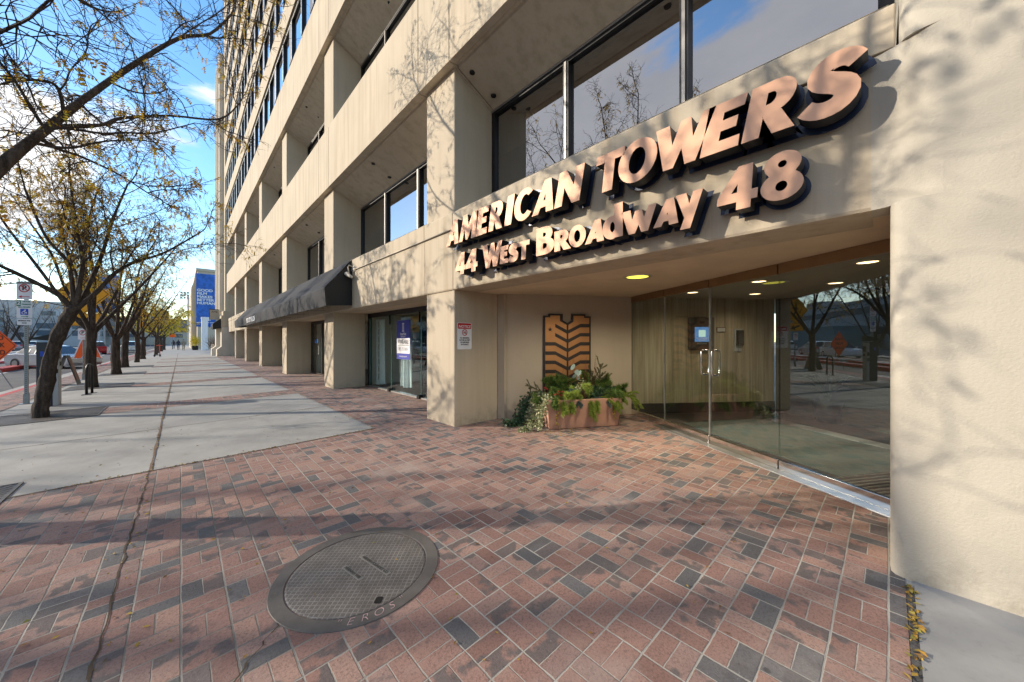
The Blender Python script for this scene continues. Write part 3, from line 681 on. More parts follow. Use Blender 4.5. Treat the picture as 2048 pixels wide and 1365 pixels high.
for i, (x, y) in enumerate(((6.774, 2.433), (6.245, 1.312), (7.843, 1.71), (7.254, .55), (5.6, .16))):
    la = bpy.data.lights.new('downlight', 'SPOT'); la.energy = 10; la.color = (1, .82, .62); la.spot_size = R(150); la.spot_blend = .7; la.shadow_soft_size = .1
    lb_ = bpy.data.objects.new('downlight', la); COL.objects.link(lb_); lb_.location = (x, y, 2.40)
la = bpy.data.lights.new('soffit_light', 'SPOT'); la.energy = 75; la.color = (1, .85, .60); la.spot_size = R(165); la.spot_blend = .5; la.shadow_soft_size = .14
lb_ = bpy.data.objects.new('soffit_light', la); COL.objects.link(lb_); lb_.location = (4.587, 2.365, 2.40)
# dark potted palm inside
t = thing('potted_palm', 'dim potted palm in a dark tub inside the lobby', 'potted plant', (8.55, .75, zf))
obj(MB().lathe([(.16, 0), (.22, .4), (.2, .4), (.19, .34)], (8.55, .75, zf), 16), 'pot', M['dark2'], t, smooth=True)
rp = random.Random(3); lf = MB()
for k in range(26):
    a = rp.uniform(0, 6.28); L = rp.uniform(.5, .9); p = [V((8.55, .75, zf + .4))]
    for i in range(1, 6):
        u = i / 5; p.append(V((8.55 + math.cos(a) * L * .6 * u, .75 + math.sin(a) * L * .6 * u, zf + .4 + L * 1.3 * u - .75 * L * u * u)))
    for q0, q1 in zip(p, p[1:]):
        s_ = V((-math.sin(a), math.cos(a), 0)) * .025; lf.quad(q0 - s_, q0 + s_, q1 + s_, q1 - s_)
obj(lf, 'fronds', M['ivyd'], t)
# ------------------------------------------------------------------ letters of the two name signs
def ell(cx, cy, rx, ry, a0=0, a1=360, n=28):
    return [(cx + rx * math.cos(R(a0 + (a1 - a0) * i / n)), cy + ry * math.sin(R(a0 + (a1 - a0) * i / n))) for i in range(n + (0 if abs(a1 - a0) == 360 else 1))]
def bez(p0, p1, p2, p3, n=10):
    return [tuple((1 - t) ** 3 * a + 3 * (1 - t) ** 2 * t * b + 3 * (1 - t) * t * t * c + t ** 3 * d for a, b, c, d in zip(p0, p1, p2, p3)) for t in [i / n for i in range(n + 1)]]
def ribbon(pts, wd):
    L = []; Rr = []
    for i, p in enumerate(pts):
        a = pts[max(i - 1, 0)]; b = pts[min(i + 1, len(pts) - 1)]
        dx, dy = b[0] - a[0], b[1] - a[1]; l = math.hypot(dx, dy) or 1
        h = wd(i / (len(pts) - 1)) / 2; L.append((p[0] - dy / l * h, p[1] + dx / l * h)); Rr.append((p[0] + dy / l * h, p[1] - dx / l * h))
    return L + Rr[::-1]
S_C = bez((.60, .80), (.52, .94), (.20, .98), (.17, .72), 9) + bez((.17, .72), (.16, .52), (.58, .52), (.56, .27), 9)[1:] + bez((.56, .27), (.54, .04), (.22, .02), (.07, .19), 9)[1:]
GL = {
 'A': [[(0, 0), (.42, 1), (.64, 1), (.82, 0), (.58, 0), (.555, .19), (.285, .19), (.20, 0)], [(.35, .34), (.535, .34), (.49, .72)]],
 'M': [[(0, 0), (.20, 1), (.40, 1), (.53, .46), (.80, 1), (1.0, 1), (1.02, 0), (.80, 0), (.80, .56), (.52, .02), (.44, .02), (.30, .58), (.17, 0)]],
 'E': [[(0, 0), (0, 1), (.56, 1), (.55, .83), (.23, .83), (.23, .60), (.48, .60), (.48, .44), (.23, .44), (.23, .17), (.57, .17), (.58, 0)]],
 'R': [[(0, 0), (0, 1)] + bez((.34, 1), (.72, 1), (.72, .52), (.46, .44)) + [(.72, 0), (.46, 0), (.25, .40), (.22, .40), (.22, 0)], [(.22, .85)] + bez((.30, .85), (.46, .85), (.46, .55), (.30, .55)) + [(.22, .55)]],
 'I': [[(0, 0), (0, 1), (.24, 1), (.24, 0)]],
 'C': [ell(.44, .5, .44, .52, 48, 318, 26) + ell(.47, .5, .24, .37, 312, 56, 22)],
 'N': [[(0, 0), (.02, 1), (.22, 1), (.57, .40), (.57, 1), (.77, 1), (.77, 0), (.57, 0), (.20, .62), (.20, 0)]],
 'T': [[(.27, 0), (.27, .83), (0, .83), (0, 1), (.78, 1), (.78, .83), (.51, .83), (.51, 0)]],
 'O': [ell(.46, .5, .46, .52), ell(.46, .5, .24, .37)],
 'W': [[(0, 1), (.25, 1), (.36, .40), (.56, 1), (.72, 1), (.80, .42), (1.02, 1), (1.20, 1), (.88, 0), (.70, 0), (.59, .48), (.40, 0), (.22, 0)]],
 'S': [ribbon(S_C, lambda t: .20 + .07 * math.sin(math.pi * t))],
 '4': [[(.44, 0), (.44, .20), (0, .20), (0, .33), (.42, 1), (.67, 1), (.67, .36), (.80, .36), (.80, .20), (.67, .20), (.67, 0)], [(.20, .36), (.44, .36), (.44, .74)]],
 '8': [ell(.36, .28, .36, .29, 122, 418, 26) + ell(.36, .76, .305, .25, -38, 218, 22), ell(.36, .27, .15, .15, n=18), ell(.36, .765, .12, .115, n=18)],
 'B': [[(0, 0), (0, 1)] + bez((.34, 1), (.68, 1), (.66, .60), (.48, .54)) + bez((.48, .54), (.80, .46), (.74, 0), (.36, 0)), [(.22, .85)] + bez((.30, .85), (.44, .85), (.44, .61), (.30, .61)) + [(.22, .61)], [(.22, .44)] + bez((.32, .44), (.50, .44), (.50, .15), (.32, .15)) + [(.22, .15)]],
 'd': [ell(.32, .32, .32, .33, 66, 296, 22) + [(.46, .02), (.68, .02), (.68, 1), (.45, 1)], ell(.34, .33, .13, .20, n=18)],
 'y': [[(0, .68), (.24, .68), (.36, .26), (.52, .68), (.72, .68), (.36, -.24), (.14, -.24), (.26, .03)]],
 'w': [[(0, .68), (.22, .68), (.30, .26), (.44, .62), (.60, .62), (.70, .26), (.86, .68), (1.04, .68), (.80, 0), (.64, 0), (.53, .30), (.38, 0), (.22, 0)]],
}
def name_sign(nm, label, items, bolts):
    t = thing(nm, label, 'sign', (3.39, sum(i[1] for i in items) / len(items), items[0][3]), 'raised copper lettering over the entrance')
    for ch, yl, yr, zb, hgt, sh in items:     # left edge at yl, right edge at yr (Y falls to the right)
        P = GL[ch]; xs = [p[0] for pl in P for p in pl]; w0, w1 = min(xs), max(xs)
        k = (abs(yl - yr) - sh * hgt * .5) / (w1 - w0)
        pl = [[((a - w0) * k + sh * b * hgt, b * hgt) for a, b in q] for q in P]
        Mx = frame((3.235, yl, zb), (0, -1, 0), (0, 0, 1))
        outline(pl, 'letter', M['copper'], t, frame((3.18, yl, zb), (0, -1, 0), (0, 0, 1)), .004, off=.012)
        outline(pl, 'letter_return', M['copperside'], t, frame((3.246, yl, zb), (0, -1, 0), (0, 0, 1)), .125, off=.011)
        if ch == 'S':       # wider stroke along the same curve
            wide = ribbon([(S_C[0][0] + .03, S_C[0][1] - .07)] + S_C + [(S_C[-1][0] - .05, S_C[-1][1] + .07)], lambda u: (.20 + .07 * math.sin(math.pi * u)) + .20)
            outline([[((a - w0) * k + sh * b * hgt, b * hgt) for a, b in wide]], 'backplate', M['plate'], t, frame((3.352, yl, zb), (0, -1, 0), (0, 0, 1)), .008)
        else:
            outline(pl[:1], 'backplate', M['plate'], t, frame((3.352, yl, zb), (0, -1, 0), (0, 0, 1)), .008, off=.034)
    sp = MB()
    for ch, yl, yr, zb, hgt, sh in items:
        for q in (.3, .7):
            y = yl + (yr - yl) * q; sp.tube([(3.30, y, zb + hgt * .3), (3.392, y, zb + hgt * .3)], .008, 6)
    obj(sp, 'stand_off', M['galv'], t)
    return t
z1, h1 = 3.10, .36
name_sign('building_name_sign', 'large slanted copper letters on navy plates reading AMERICAN TOWERS', [
  ('A', 4.95, 4.61, z1, h1, .12), ('M', 4.59, 4.17, z1, h1, .12), ('E', 4.16, 3.90, z1, h1, .2), ('R', 3.87, 3.57, z1, h1, .2), ('I', 3.53, 3.385, z1, h1, .2), ('C', 3.36, 3.04, z1, h1, .15),
  ('A', 3.01, 2.675, z1, h1, .12), ('N', 2.655, 2.29, z1, h1, .2),
  ('T', 2.12, 1.80, z1 - .01, h1, .12), ('O', 1.85, 1.46, z1 - .01, h1, .12), ('W', 1.47, .99, z1 - .01, h1, .08), ('E', 1.07, .78, z1 - .01, h1, .2), ('R', .77, .44, z1 - .01, h1, .2), ('S', .43, .12, z1 - .02, h1 + .01, .15)], 1)
z2, h2, h3 = 2.595, .31, .21
name_sign('address_sign', 'smaller copper letters and digits below them reading 44 West Broadway 48', [
  ('4', 4.69, 4.44, z2, h2, .06), ('4', 4.42, 4.14, z2, h2, .06), ('W', 4.0, 3.60, z2, h2, 0), ('E', 3.62, 3.475, z2 + .01, h3, .06), ('S', 3.46, 3.28, z2 + .005, h3, .06), ('T', 3.265, 3.085, z2, h3, .03),
  ('B', 2.945, 2.68, z2, h2, .02), ('R', 2.655, 2.45, z2, h3, 0), ('O', 2.445, 2.24, z2, h3, 0), ('A', 2.22, 2.015, z2, h3, .04), ('d', 2.01, 1.805, z2 - .005, h2 + .01, 0), ('w', 1.79, 1.47, z2 - .005, h3 / .68, 0),
  ('A', 1.465, 1.27, z2, h3, .04), ('y', 1.265, 1.075, z2 + .005, h3 / .68, 0), ('4', .945, .685, z2 - .01, h2, .06), ('8', .65, .415, z2 - .01, h2 + .01, .04)], 1)

# ------------------------------------------------------------------ emblem, notice, planter
ia = V((5.065, 4.532)); ib = V((5.855, 4.001)); iu = (ib - ia).normalized(); inn = V((iu.y, -iu.x))   # out of the wall
EW = (ib - ia).length; us = EW / 383.
EMB = thing('wall_emblem', 'copper and black twin tower emblem with chevrons and a star behind the planter', 'emblem', (5.46, 4.26, 1.2))
def em(t0, t1):
    return lambda a, b, c: (ia.x + iu.x * a * us + inn.x * c, ia.y + iu.y * a * us + inn.y * c, 2.068 - b * us)
def eprism(poly, c0, c1, name, mat): obj(MB().prism(poly, em(0, 0), c0, c1), name, mat, EMB)
OUT = [(0, 15), (40, 15), (40, 0), (155, 0), (155, 50), (192, 70), (227, 50), (227, 0), (340, 0), (340, 17), (383, 17), (383, 640), (0, 640)]
eprism(OUT, .0, .03, 'backing', M['embdark'])
eprism([(15, 28), (55, 28), (55, 14), (131, 14), (131, 56), (185, 86), (185, 625), (15, 625)], .0305, .036, 'copper_panel', M['emb'])
eprism([(199, 86), (241, 60), (241, 14), (326, 14), (326, 30), (369, 30), (369, 625), (199, 625)], .0305, .036, 'copper_panel', M['emb'])
for i in range(8):
    y = 77 + 71 * i
    eprism([(199, y + 48), (295, y), (369, y), (369, y + 27), (295, y + 27), (199, y + 76)], .0365, .041, 'chevron', M['embdark'])
    if i < 2: eprism([(185, y + 48), (93, y), (93, y + 27), (185, y + 76)], .0365, .041, 'chevron', M['embdark'])
    else: eprism([(185, y + 48), (93, y), (15, y), (15, y + 27), (93, y + 27), (185, y + 76)], .0365, .041, 'chevron', M['embdark'])
st = []
for i in range(10):
    a = math.pi / 2 + i * math.pi / 5; r = 20 if i % 2 == 0 else 8.5; st.append((52 + r * math.cos(a), 122 - r * math.sin(a)))
eprism(st[::-1], .0365, .040, 'star', M['embdark'])

def plate(mb, M_, w, h, d, r=.02, n=5):      # rounded board in the local xy plane of M_, centred
    p = []
    for cx, cy, a0 in ((w / 2 - r, h / 2 - r, 0), (-w / 2 + r, h / 2 - r, 90), (-w / 2 + r, -h / 2 + r, 180), (w / 2 - r, -h / 2 + r, 270)):
        p += [(cx + r * math.cos(R(a0 + 90 * i / n)), cy + r * math.sin(R(a0 + 90 * i / n))) for i in range(n + 1)]
    return mb.prism(p, lambda a, b, c: tuple(M_ @ V((a, b, c))), -d, 0)
def at(M_, x, y, z=.0015): return M_ @ Matrix.Translation((x, y, z))
def ringm(mb, M_, r0, r1, n=28, z=0.001):
    for k in range(n):
        a, b = 2 * math.pi * k / n, 2 * math.pi * (k + 1) / n
        mb.quad(*[tuple(M_ @ V((r * math.cos(q), r * math.sin(q), z))) for r, q in ((r0, a), (r1, a), (r1, b), (r0, b))])
    return mb
def bar(mb, M_, x0, y0, x1, y1, w, z=.0015):
    d = V((x1 - x0, y1 - y0)); n = V((-d.y, d.x)).normalized() * w / 2
    mb.quad(*[tuple(M_ @ V((p[0], p[1], z))) for p in ((x0 - n.x, y0 - n.y), (x1 - n.x, y1 - n.y), (x1 + n.x, y1 + n.y), (x0 + n.x, y0 + n.y))]); return mb
nM = frame((3.627, 5.082, 1.632), (1, 0, 0), (0, 0, 1))
t = thing('notice_sign', 'white and red no smoking notice screwed to the side of the column', 'sign', (3.627, 5.085, 1.632))
obj(plate(MB(), nM, .305, .465, .005, .025), 'board', M['white'], t)
obj(plate(MB(), at(nM, 0, .175, .001), .285, .098, .0008, .018), 'heading_band', M['red'], t)
text('NOTICE', 'lettering', M['white'], t, at(nM, 0, .165, .0022), .066, bold=.0012, shear=.2, xs=1.05)
sg = ringm(MB(), at(nM, 0, .062), .045, .057); bar(sg, at(nM, 0, .062), -.034, .034, .034, -.034, .011, .0022)
obj(sg, 'prohibition_ring', M['red'], t)
ci = bar(MB(), at(nM, 0, .062), -.034, -.008, .018, -.008, .012); bar(ci, at(nM, 0, .062), .022, -.008, .034, -.008, .012)
for q in range(2): ci.tube([tuple(at(nM, 0, .062) @ V((.02 - .012 * q + .006 * math.sin(k), .002 + .006 * k, .001))) for k in range(5)], .002, 4)
obj(ci, 'cigarette', M['sblack'], t)
for i, s in enumerate(('NO SMOKING', 'WITHIN 25 FEET', 'OF BUILDING', 'ENTRANCE')):
    text(s, 'lettering', M['sblack'], t, at(nM, 0, -.035 - .038 * i), .034, bold=.001, xs=.92)

# planter, its long side parallel to the inner wall
pu_, pv_ = V((1.11, -.66)).normalized(), V((.66, 1.11)).normalized()
pc = V((4.455, 3.85))
def pl(a, b, z): return (pc.x + pu_.x * a + pv_.x * b, pc.y + pu_.y * a + pv_.y * b, z)
t = thing('planter', 'tapered pinkish terracotta trough full of winter greenery beside the doors', 'planter', pl(.63, .25, .068))
PB = MB()
z0, z1_, z2_ = .075, .565, .60
bot = [(0, 0), (1.25, 0), (1.25, .46), (0, .46)]; top = [(-.055, -.06), (1.305, -.06), (1.305, .52), (-.055, .52)]; inn_ = [(-.005, -.01), (1.255, -.01), (1.255, .47), (-.005, .47)]
vs = [pl(a, b, z0) for a, b in bot] + [pl(a, b, z1_) for a, b in top] + [pl(a, b, z1_) for a, b in inn_] + [pl(a, b, .50) for a, b in inn_]
fs = [(3, 2, 1, 0)]
for r in range(3): fs += [(r * 4 + i, r * 4 + (i + 1) % 4, r * 4 + 4 + (i + 1) % 4, r * 4 + 4 + i) for i in range(4)]
PB.add(vs, fs); obj(PB, 'trough', M['terra'], t, bev=.012)
obj(MB().add([pl(a, b, .515) for a, b in inn_], [(0, 1, 2, 3)]), 'soil', M['soil'], t)
ft = MB()
for a in (.12, 1.0):
    ft.add([pl(x, y, z) for z in (.06, .078) for x, y in ((a, .04), (a + .14, .04), (a + .14, .42), (a, .42))], [(3, 2, 1, 0), (4, 5, 6, 7), (0, 1, 5, 4), (1, 2, 6, 5), (2, 3, 7, 6), (3, 0, 4, 7)])
obj(ft, 'foot', M['terra'], t)

rg = random.Random(11)
def rv(s=1): return V((rg.gauss(0, 1), rg.gauss(0, 1), rg.gauss(0, 1))).normalized() * s
def arc(p, d, L, droop, n=7, wob=.12):
    p = V(p); d = V(d).normalized(); out = [p.copy()]
    for i in range(n):
        d = (d + V((0, 0, -droop / n)) + rv(wob / n * 2)).normalized(); p = p + d * (L / n); out.append(p.copy())
    return out
def needles(mb, path, cnt, nl, w, spread=.8, back=.35):
    n = len(path) - 1
    for k in range(cnt):
        f = rg.uniform(.12, 1) * n; i = min(int(f), n - 1); p = path[i].lerp(path[i + 1], f - i); tdir = (path[i + 1] - path[i]).normalized()
        d = (tdir * back + (rv() - tdir * 0).normalized() * spread).normalized(); s = d.cross(rv()).normalized() * w * .5; L = nl * rg.uniform(.6, 1.1)
        mb.add([p - s, p + s, p + d * L], [(0, 1, 2)])
def leaves(mb, path, cnt, size, off, asp=.8):
    n = len(path) - 1
    for k in range(cnt):
        f = rg.uniform(0, 1) * n; i = min(int(f), n - 1); p = path[i].lerp(path[i + 1], f - i) + rv(off * rg.random() ** .5)
        a = rv(); b = a.cross(rv()).normalized(); L = size * rg.uniform(.6, 1.2)
        mb.add([p, p + a * L * .5 + b * L * .5 * asp, p + a * L, p + a * L * .5 - b * L * .5 * asp], [(0, 1, 2, 3)])
def bough(nm, label, cat, specs, mat, nl, w, cnt, grp=None, stem='stem', part='needles', spread=.8, back=.35):
    base = pl(specs[0][0], specs[0][1], .53)
    t = thing(nm, label, cat, base, grp); st = MB(); nd = MB()
    for a, b, da, db, dz, L, dr in specs:
        d = V((pu_.x * da + pv_.x * db, pu_.y * da + pv_.y * db, dz)); p = arc(pl(a, b, .53), d, L, dr)
        st.tube(p, [.006 * (1 - i / len(p)) + .002 for i in range(len(p))], 5)
        needles(nd, p, int(cnt * L * 1.5), nl * 1.15, w * 1.75, spread, back)
        for q in range(int(8 * L / .35)):
            i = rg.randint(2, len(p) - 2); tdir = (p[i + 1] - p[i]).normalized(); sd_ = (tdir * .7 + rv(.8)).normalized()
            p2 = arc(p[i], sd_, L * rg.uniform(.25, .45), dr * .8, 4); st.tube(p2, .002, 4); needles(nd, p2, int(cnt * L * .6), nl, w * 1.75, spread, back)
    obj(st, stem, M['cone'], t); obj(nd, part, mat, t); return t
GP = 'pine boughs in the planter'
bough('pine_bough', 'big dark pine bough fanning up in front of the emblem', 'bough', [(.55, .30, -.25, .1, 1, .42, .5), (.45, .3, -.5, 0, .9, .36, .6), (.75, .32, .2, .1, 1, .40, .5), (.85, .3, .5, .1, .9, .38, .6), (.38, .3, -.3, .1, .8, .42, .6)], M['pine'], .085, .0045, 950, GP)
bough('pine_bough', 'tall pine bough leaning right above the dark leaves', 'bough', [(.95, .3, .55, .2, .9, .46, .6), (1.05, .3, .9, .1, .7, .40, .7)], M['pine'], .085, .0045, 950, GP)
bough('pine_bough', 'bright pine bough sprawling over the left end of the trough', 'bough', [(.16, .22, -.9, -.2, .45, .36, .9), (.2, .1, -.5, -.7, .5, .30, 1.1), (.28, .2, -.5, -.2, .9, .3, .7)], M['pine'], .08, .0045, 1100, GP)
bough('pine_bough', 'pine tuft hanging over the front edge near the left corner', 'bough', [(.22, .03, .05, -.8, .35, .26, 2.2), (.36, .03, .1, -.8, .3, .26, 2.4)], M['cedar'], .075, .005, 1100, GP)
bough('pine_bough', 'long pine tuft drooping at the middle of the front edge', 'bough', [(.72, .04, -.05, -.8, .35, .34, 2.6), (.78, .05, .2, -.7, .3, .24, 2.2)], M['cedar'], .07, .005, 1000, GP)
bough('pine_bough', 'wide dark pine bough filling the left rear of the planter', 'bough', [(.3, .38, -.4, .2, .95, .40, .5), (.38, .36, -.15, .1, 1, .40, .4)], M['pine'], .09, .005, 950, GP)
bough('pine_bough', 'bright green pine bough bulging over the middle rim', 'bough', [(.5, .15, -.1, -.5, .8, .34, 1.2), (.62, .18, .1, -.4, .9, .36, 1.0), (.4, .15, -.3, -.5, .7, .32, 1.2)], M['cedar'], .075, .005, 1100, GP)
bough('pine_bough', 'broad pine bough spreading low at the right end', 'bough', [(1.1, .3, .8, .1, .6, .5, .9), (1.0, .2, .5, -.4, .7, .4, 1.1), (1.15, .4, .9, .4, .6, .42, .8)], M['pine'], .09, .005, 950, GP)
bough('cedar_frond', 'feathery yellow green cedar frond spilling over the right front edge', 'frond', [(1.0, .08, .45, -.6, .35, .32, 1.8), (1.1, .08, .5, -.6, .4, .3, 1.8), (.95, .12, .3, -.6, .5, .3, 1.4)], M['cedar'], .04, .006, 1500, 'cedar fronds in the planter', part='scales', back=.8)
bough('cedar_frond', 'long arching cedar frond reaching right towards the doors', 'frond', [(1.12, .2, .95, -.15, .55, .62, 1.25), (1.15, .25, .9, .2, .6, .42, 1.1)], M['cedar'], .04, .006, 1300, 'cedar fronds in the planter', part='scales', back=.8)
bough('spruce_sprig', 'silvery blue spruce sprigs lying across the middle of the planter', 'sprig', [(.82, .12, .6, -.5, .5, .34, 1.3), (.5, .2, -.2, -.4, .8, .30, .8), (.95, .2, .5, -.2, .6, .34, 1.0), (.45, .08, .2, -.7, .4, .26, 1.6)], M['spruce'], .035, .006, 1500, part='scales', back=.6)
bough('fir_branch', 'thin dry fir branch poking out left over the wall', 'branch', [(.16, .35, -.8, .1, .62, .52, .15), (.14, .3, -1, 0, .40, .36, .15)], M['fir'], .022, .004, 800, 'bare looking fir branches', back=.5)
bough('fir_branch', 'upright forked fir branch standing at the right rear', 'branch', [(1.02, .36, .25, .15, 1, .60, -.05), (1.0, .36, -.15, .1, 1, .50, 0), (1.05, .36, .6, .1, .9, .46, .1)], M['fir'], .026, .004, 900, 'bare looking fir branches', back=.5)
def vine(nm, label, paths, mat, cnt, size, off, grp=None, cat='vine', smat='cone'):
    t = thing(nm, label, cat, tuple(paths[0][0]), grp); st = MB(); lf = MB()
    for p in paths:
        p = [V(q) for q in p]; st.tube(p, .0025, 4); leaves(lf, p, int(cnt * 1.35), size * 1.15, off * 1.1)
    obj(st, 'stem', M[smat], t); obj(lf, 'leaves', mat, t)
def fall(a, b, da, db, z, over=.05, end=None):
    end = .075 if end is None else end
    return [pl(a, b, .56), pl(a + da * .5, b + db * .5, .60), pl(a + da, b + db, .53)] + [pl(a + da * (1.0 + .15 * i), b + db * (1 + .12 * i), .53 - (.53 - end) * i / 5) for i in range(1, 6)]
vine('trailing_ivy', 'cream and green ivy tumbling down the left end to the bricks', [fall(.06, .10, -.15, .02, 0), fall(.08, .04, -.17, -.08, 0), fall(.05, .2, -.16, .05, 0), fall(.04, .3, -.2, .06, 0), [pl(-.3, .05, .2), pl(-.36, .0, .1), pl(-.42, -.03, .085), pl(-.5, -.04, .085)]], M['ivy'], 260, .036, .06)
vine('dark_ivy', 'dark green ivy behind the cream ivy, one runner out on the bricks', [fall(.06, .38, -.26, .06, 0, end=.12), fall(.02, .44, -.3, .05, 0), [pl(-.32, .42, .2), pl(-.42, .40, .12), pl(-.55, .34, .12), pl(-.72, .28, .17)]], M['ivyd'], 230, .045, .07)
vine('broadleaf_foliage', 'glossy dark leaves filling the right half of the planter', [[pl(.8, .2, .56), pl(1.0, .25, .66), pl(1.2, .25, .64)], [pl(1.0, .3, .6), pl(1.2, .35, .68), pl(1.34, .3, .6)], [pl(.3, .3, .58), pl(.6, .35, .72), pl(.9, .35, .68)], [pl(.1, .3, .56), pl(.35, .4, .68), pl(.6, .35, .62)]], M['ivyd'], 230, .055, .085, cat='foliage')
vine('variegated_holly', 'pale flecked bush of small holly leaves in the centre', [[pl(.56, .12, .56), pl(.60, .12, .7), pl(.64, .14, .86)], [pl(.64, .12, .6), pl(.70, .12, .78)], [pl(.6, .1, .6), pl(.56, .12, .76)]], M['ivy'], 150, .026, .07, cat='foliage')
vine('creeping_jenny', 'thin yellow vine hanging down the front left corner to the ground', [[pl(.12, -.02, .58), pl(.11, -.075, .54), pl(.115, -.06, .35), pl(.11, -.04, .2), pl(.16, -.05, .085)], [pl(.15, -.02, .58), pl(.15, -.075, .54), pl(.14, -.06, .38), pl(.13, -.045, .25)]], M['yvine'], 45, .026, .018, 'yellow trailing vines')
vine('creeping_jenny', 'short yellow vine hanging on the right of the trough front', [[pl(1.12, -.02, .58), pl(1.13, -.08, .53), pl(1.13, -.06, .4), pl(1.15, -.055, .25), pl(1.18, -.05, .22)]], M['yvine'], 40, .026, .02, 'yellow trailing vines')
vine('creeping_jenny', 'yellow leaved vine down the short left end of the trough', [[pl(-.02, .3, .58), pl(-.07, .3, .5), pl(-.06, .28, .32)], [pl(-.02, .15, .58), pl(-.07, .16, .5), pl(-.055, .14, .35)]], M['yvine'], 40, .026, .025, 'yellow trailing vines')
t = thing('eucalyptus_sprig', 'round blue grey eucalyptus leaves rising before the emblem', 'sprig', pl(.55, .3, .53))
st = MB(); lf = MB(); p = [V(pl(.55, .28, .55)), V(pl(.56, .26, .8)), V(pl(.54, .24, 1.02)), V(pl(.50, .2, 1.10))]; st.tube(p, .004, 5)
for k, (a, z, r) in enumerate(((.50, 1.09, .05), (.575, 1.0, .045), (.62, .98, .05), (.53, .93, .045), (.60, .90, .04), (1.02, .70, .03))):
    c = V(pl(a, .2, z)); u_ = (V((pu_.x, pu_.y, 0)) + rv(.5)).normalized(); v_ = (V((0, 0, 1)) + rv(.5)).normalized()
    lf.add([c + u_ * r * math.cos(q * .628) + v_ * r * math.sin(q * .628) for q in range(10)], [tuple(range(10))])
obj(st, 'stem', M['ivyd'], t); obj(lf, 'leaves', M['euc'], t)
t = thing('red_twigs', 'thin dark red twigs standing upright across the emblem', 'twigs', pl(.65, .3, .53))
st = MB()
for a, L in ((.32, .62), (.46, .5), (.52, .8), (.72, .85), (.78, .7), (.9, .55), (.92, .8), (1.0, .9), (.97, .72), (.62, .9)):
    st.tube(arc(pl(a, .32, .55), (rg.uniform(-.12, .12), rg.uniform(-.12, .12), 1), L * .85, -.02, 6, .2), [.0045, .004, .0035, .003, .0025, .002, .0015], 5)
obj(st, 'stems', M['twigred'], t)
t = thing('berry_spray', 'red berry spray lying over the left rim of the planter', 'berries', pl(.25, .1, .6))
be = MB(); st = MB()
for k in range(4):
    p = arc(pl(.2 + .06 * k, .12, .62), V((pu_.x * -.6, pu_.y * -.6, .3)) + rv(.4), .26, .5, 5); st.tube(p, .0025, 4)
    for q in p[1:]:
        for _ in range(3): be.ball(q + rv(.014), .007, 6)
for _ in range(10): be.ball(V(pl(.60, .2, .90)) + rv(.05), .008, 6)
obj(st, 'stems', M['twigred'], t); obj(be, 'berries', M['berry'], t)
for (a, b, z, r), lb in zip(((.52, .02, .60, .05), (.64, .03, .66, .06)), ('smaller brown pine cone low at the front of the planter', 'larger brown pine cone above the front middle of the planter')):
    c = V(pl(a, b, z)); mb = MB(); mb.ball(c, (r * .55, r * .55, r * .8), 8); sc = MB()
    for k in range(46):
        q = 1 - 2 * (k + .5) / 46; an = k * 2.4; rr = math.sqrt(1 - q * q)
        p = c + V((r * .62 * rr * math.cos(an), r * .62 * rr * math.sin(an), r * .95 * q)); n_ = (p - c).normalized(); sc.obox(p + n_ * .006, n_ * .010, n_.cross(V((0, 0, 1))).normalized() * .011, n_.cross(n_.cross(V((0, 0, 1)))).normalized() * .003)
    t = thing('pine_cone', lb, 'pine cone', tuple(c), 'pine cones in the planter'); obj(mb, 'core', M['cone'], t); obj(sc, 'scales', M['cone'], t)

# ------------------------------------------------------------------ manhole
mc = V((.872, 2.415, 0)); zc = zg(.872) + .006
t = thing('manhole_cover', 'round grey iron manhole cover with chalk scrawl on its ring, set in the bricks', 'manhole', (mc.x, mc.y, zc))
til = math.atan(.02)
def mh(mb): mb.v = [(x, y, z + .02 * (x - mc.x)) for x, y, z in mb.v]; return mb
obj(mh(MB().lathe([(.43, -.02), (.43, .002), (.434, .004), (.509, .004), (.512, .001), (.512, -.02)], (mc.x, mc.y, zc), 72, False)), 'frame_ring', M['iron'], t, smooth=False)
obj(mh(MB().lathe([(.001, .004), (.415, .004), (.424, .001), (.424, -.02)], (mc.x, mc.y, zc), 72, False)), 'lid', M['lid'], t)
obj(mh(MB().lathe([(.41, -.019), (.435, -.019)], (mc.x, mc.y, zc), 48, False)), 'gap', M['black'], t)
vr = V((.729, -.684, 0)); vf = V((.684, .729, 0))
def md(a, b): return V((mc.x, mc.y, 0)) + vr * a + vf * b
dx, dup_ = (vr * .80 - vf * .60).normalized(), (vr * .60 + vf * .80).normalized()
for (a, b, L, s) in ((.085, .035, .33, 'NEENAH FOUNDRY CO'), (-.03, -.045, .22, 'NEENAH WIS')):
    c = md(a, b); z = zc + .003 + .02 * (c.x - mc.x)
    Mx = frame((c.x, c.y, z), (dx.x, dx.y, .02 * dx.x), (dup_.x, dup_.y, .02 * dup_.x))
    obj(plate(MB(), at(Mx, 0, 0, .003), L, .034, .006, .006), 'name_bar', flat('worn_iron', (.24, .22, .19), .5, .1), t)
    text(s, 'lettering', flat('iron_lettering', (.075, .07, .062), .6), t, at(Mx, 0, 0, .0042), .030, bold=.0008, xs=L / (len(s) * .0215))
c = md(.235, -.29); obj(plate(MB(), frame((c.x, c.y, zc + .02 * (c.x - mc.x) + .0055), (vr.x, vr.y, 0), (vf.x, vf.y, 0)), .042, .055, .001, .012), 'pick_hole', M['black'], t)
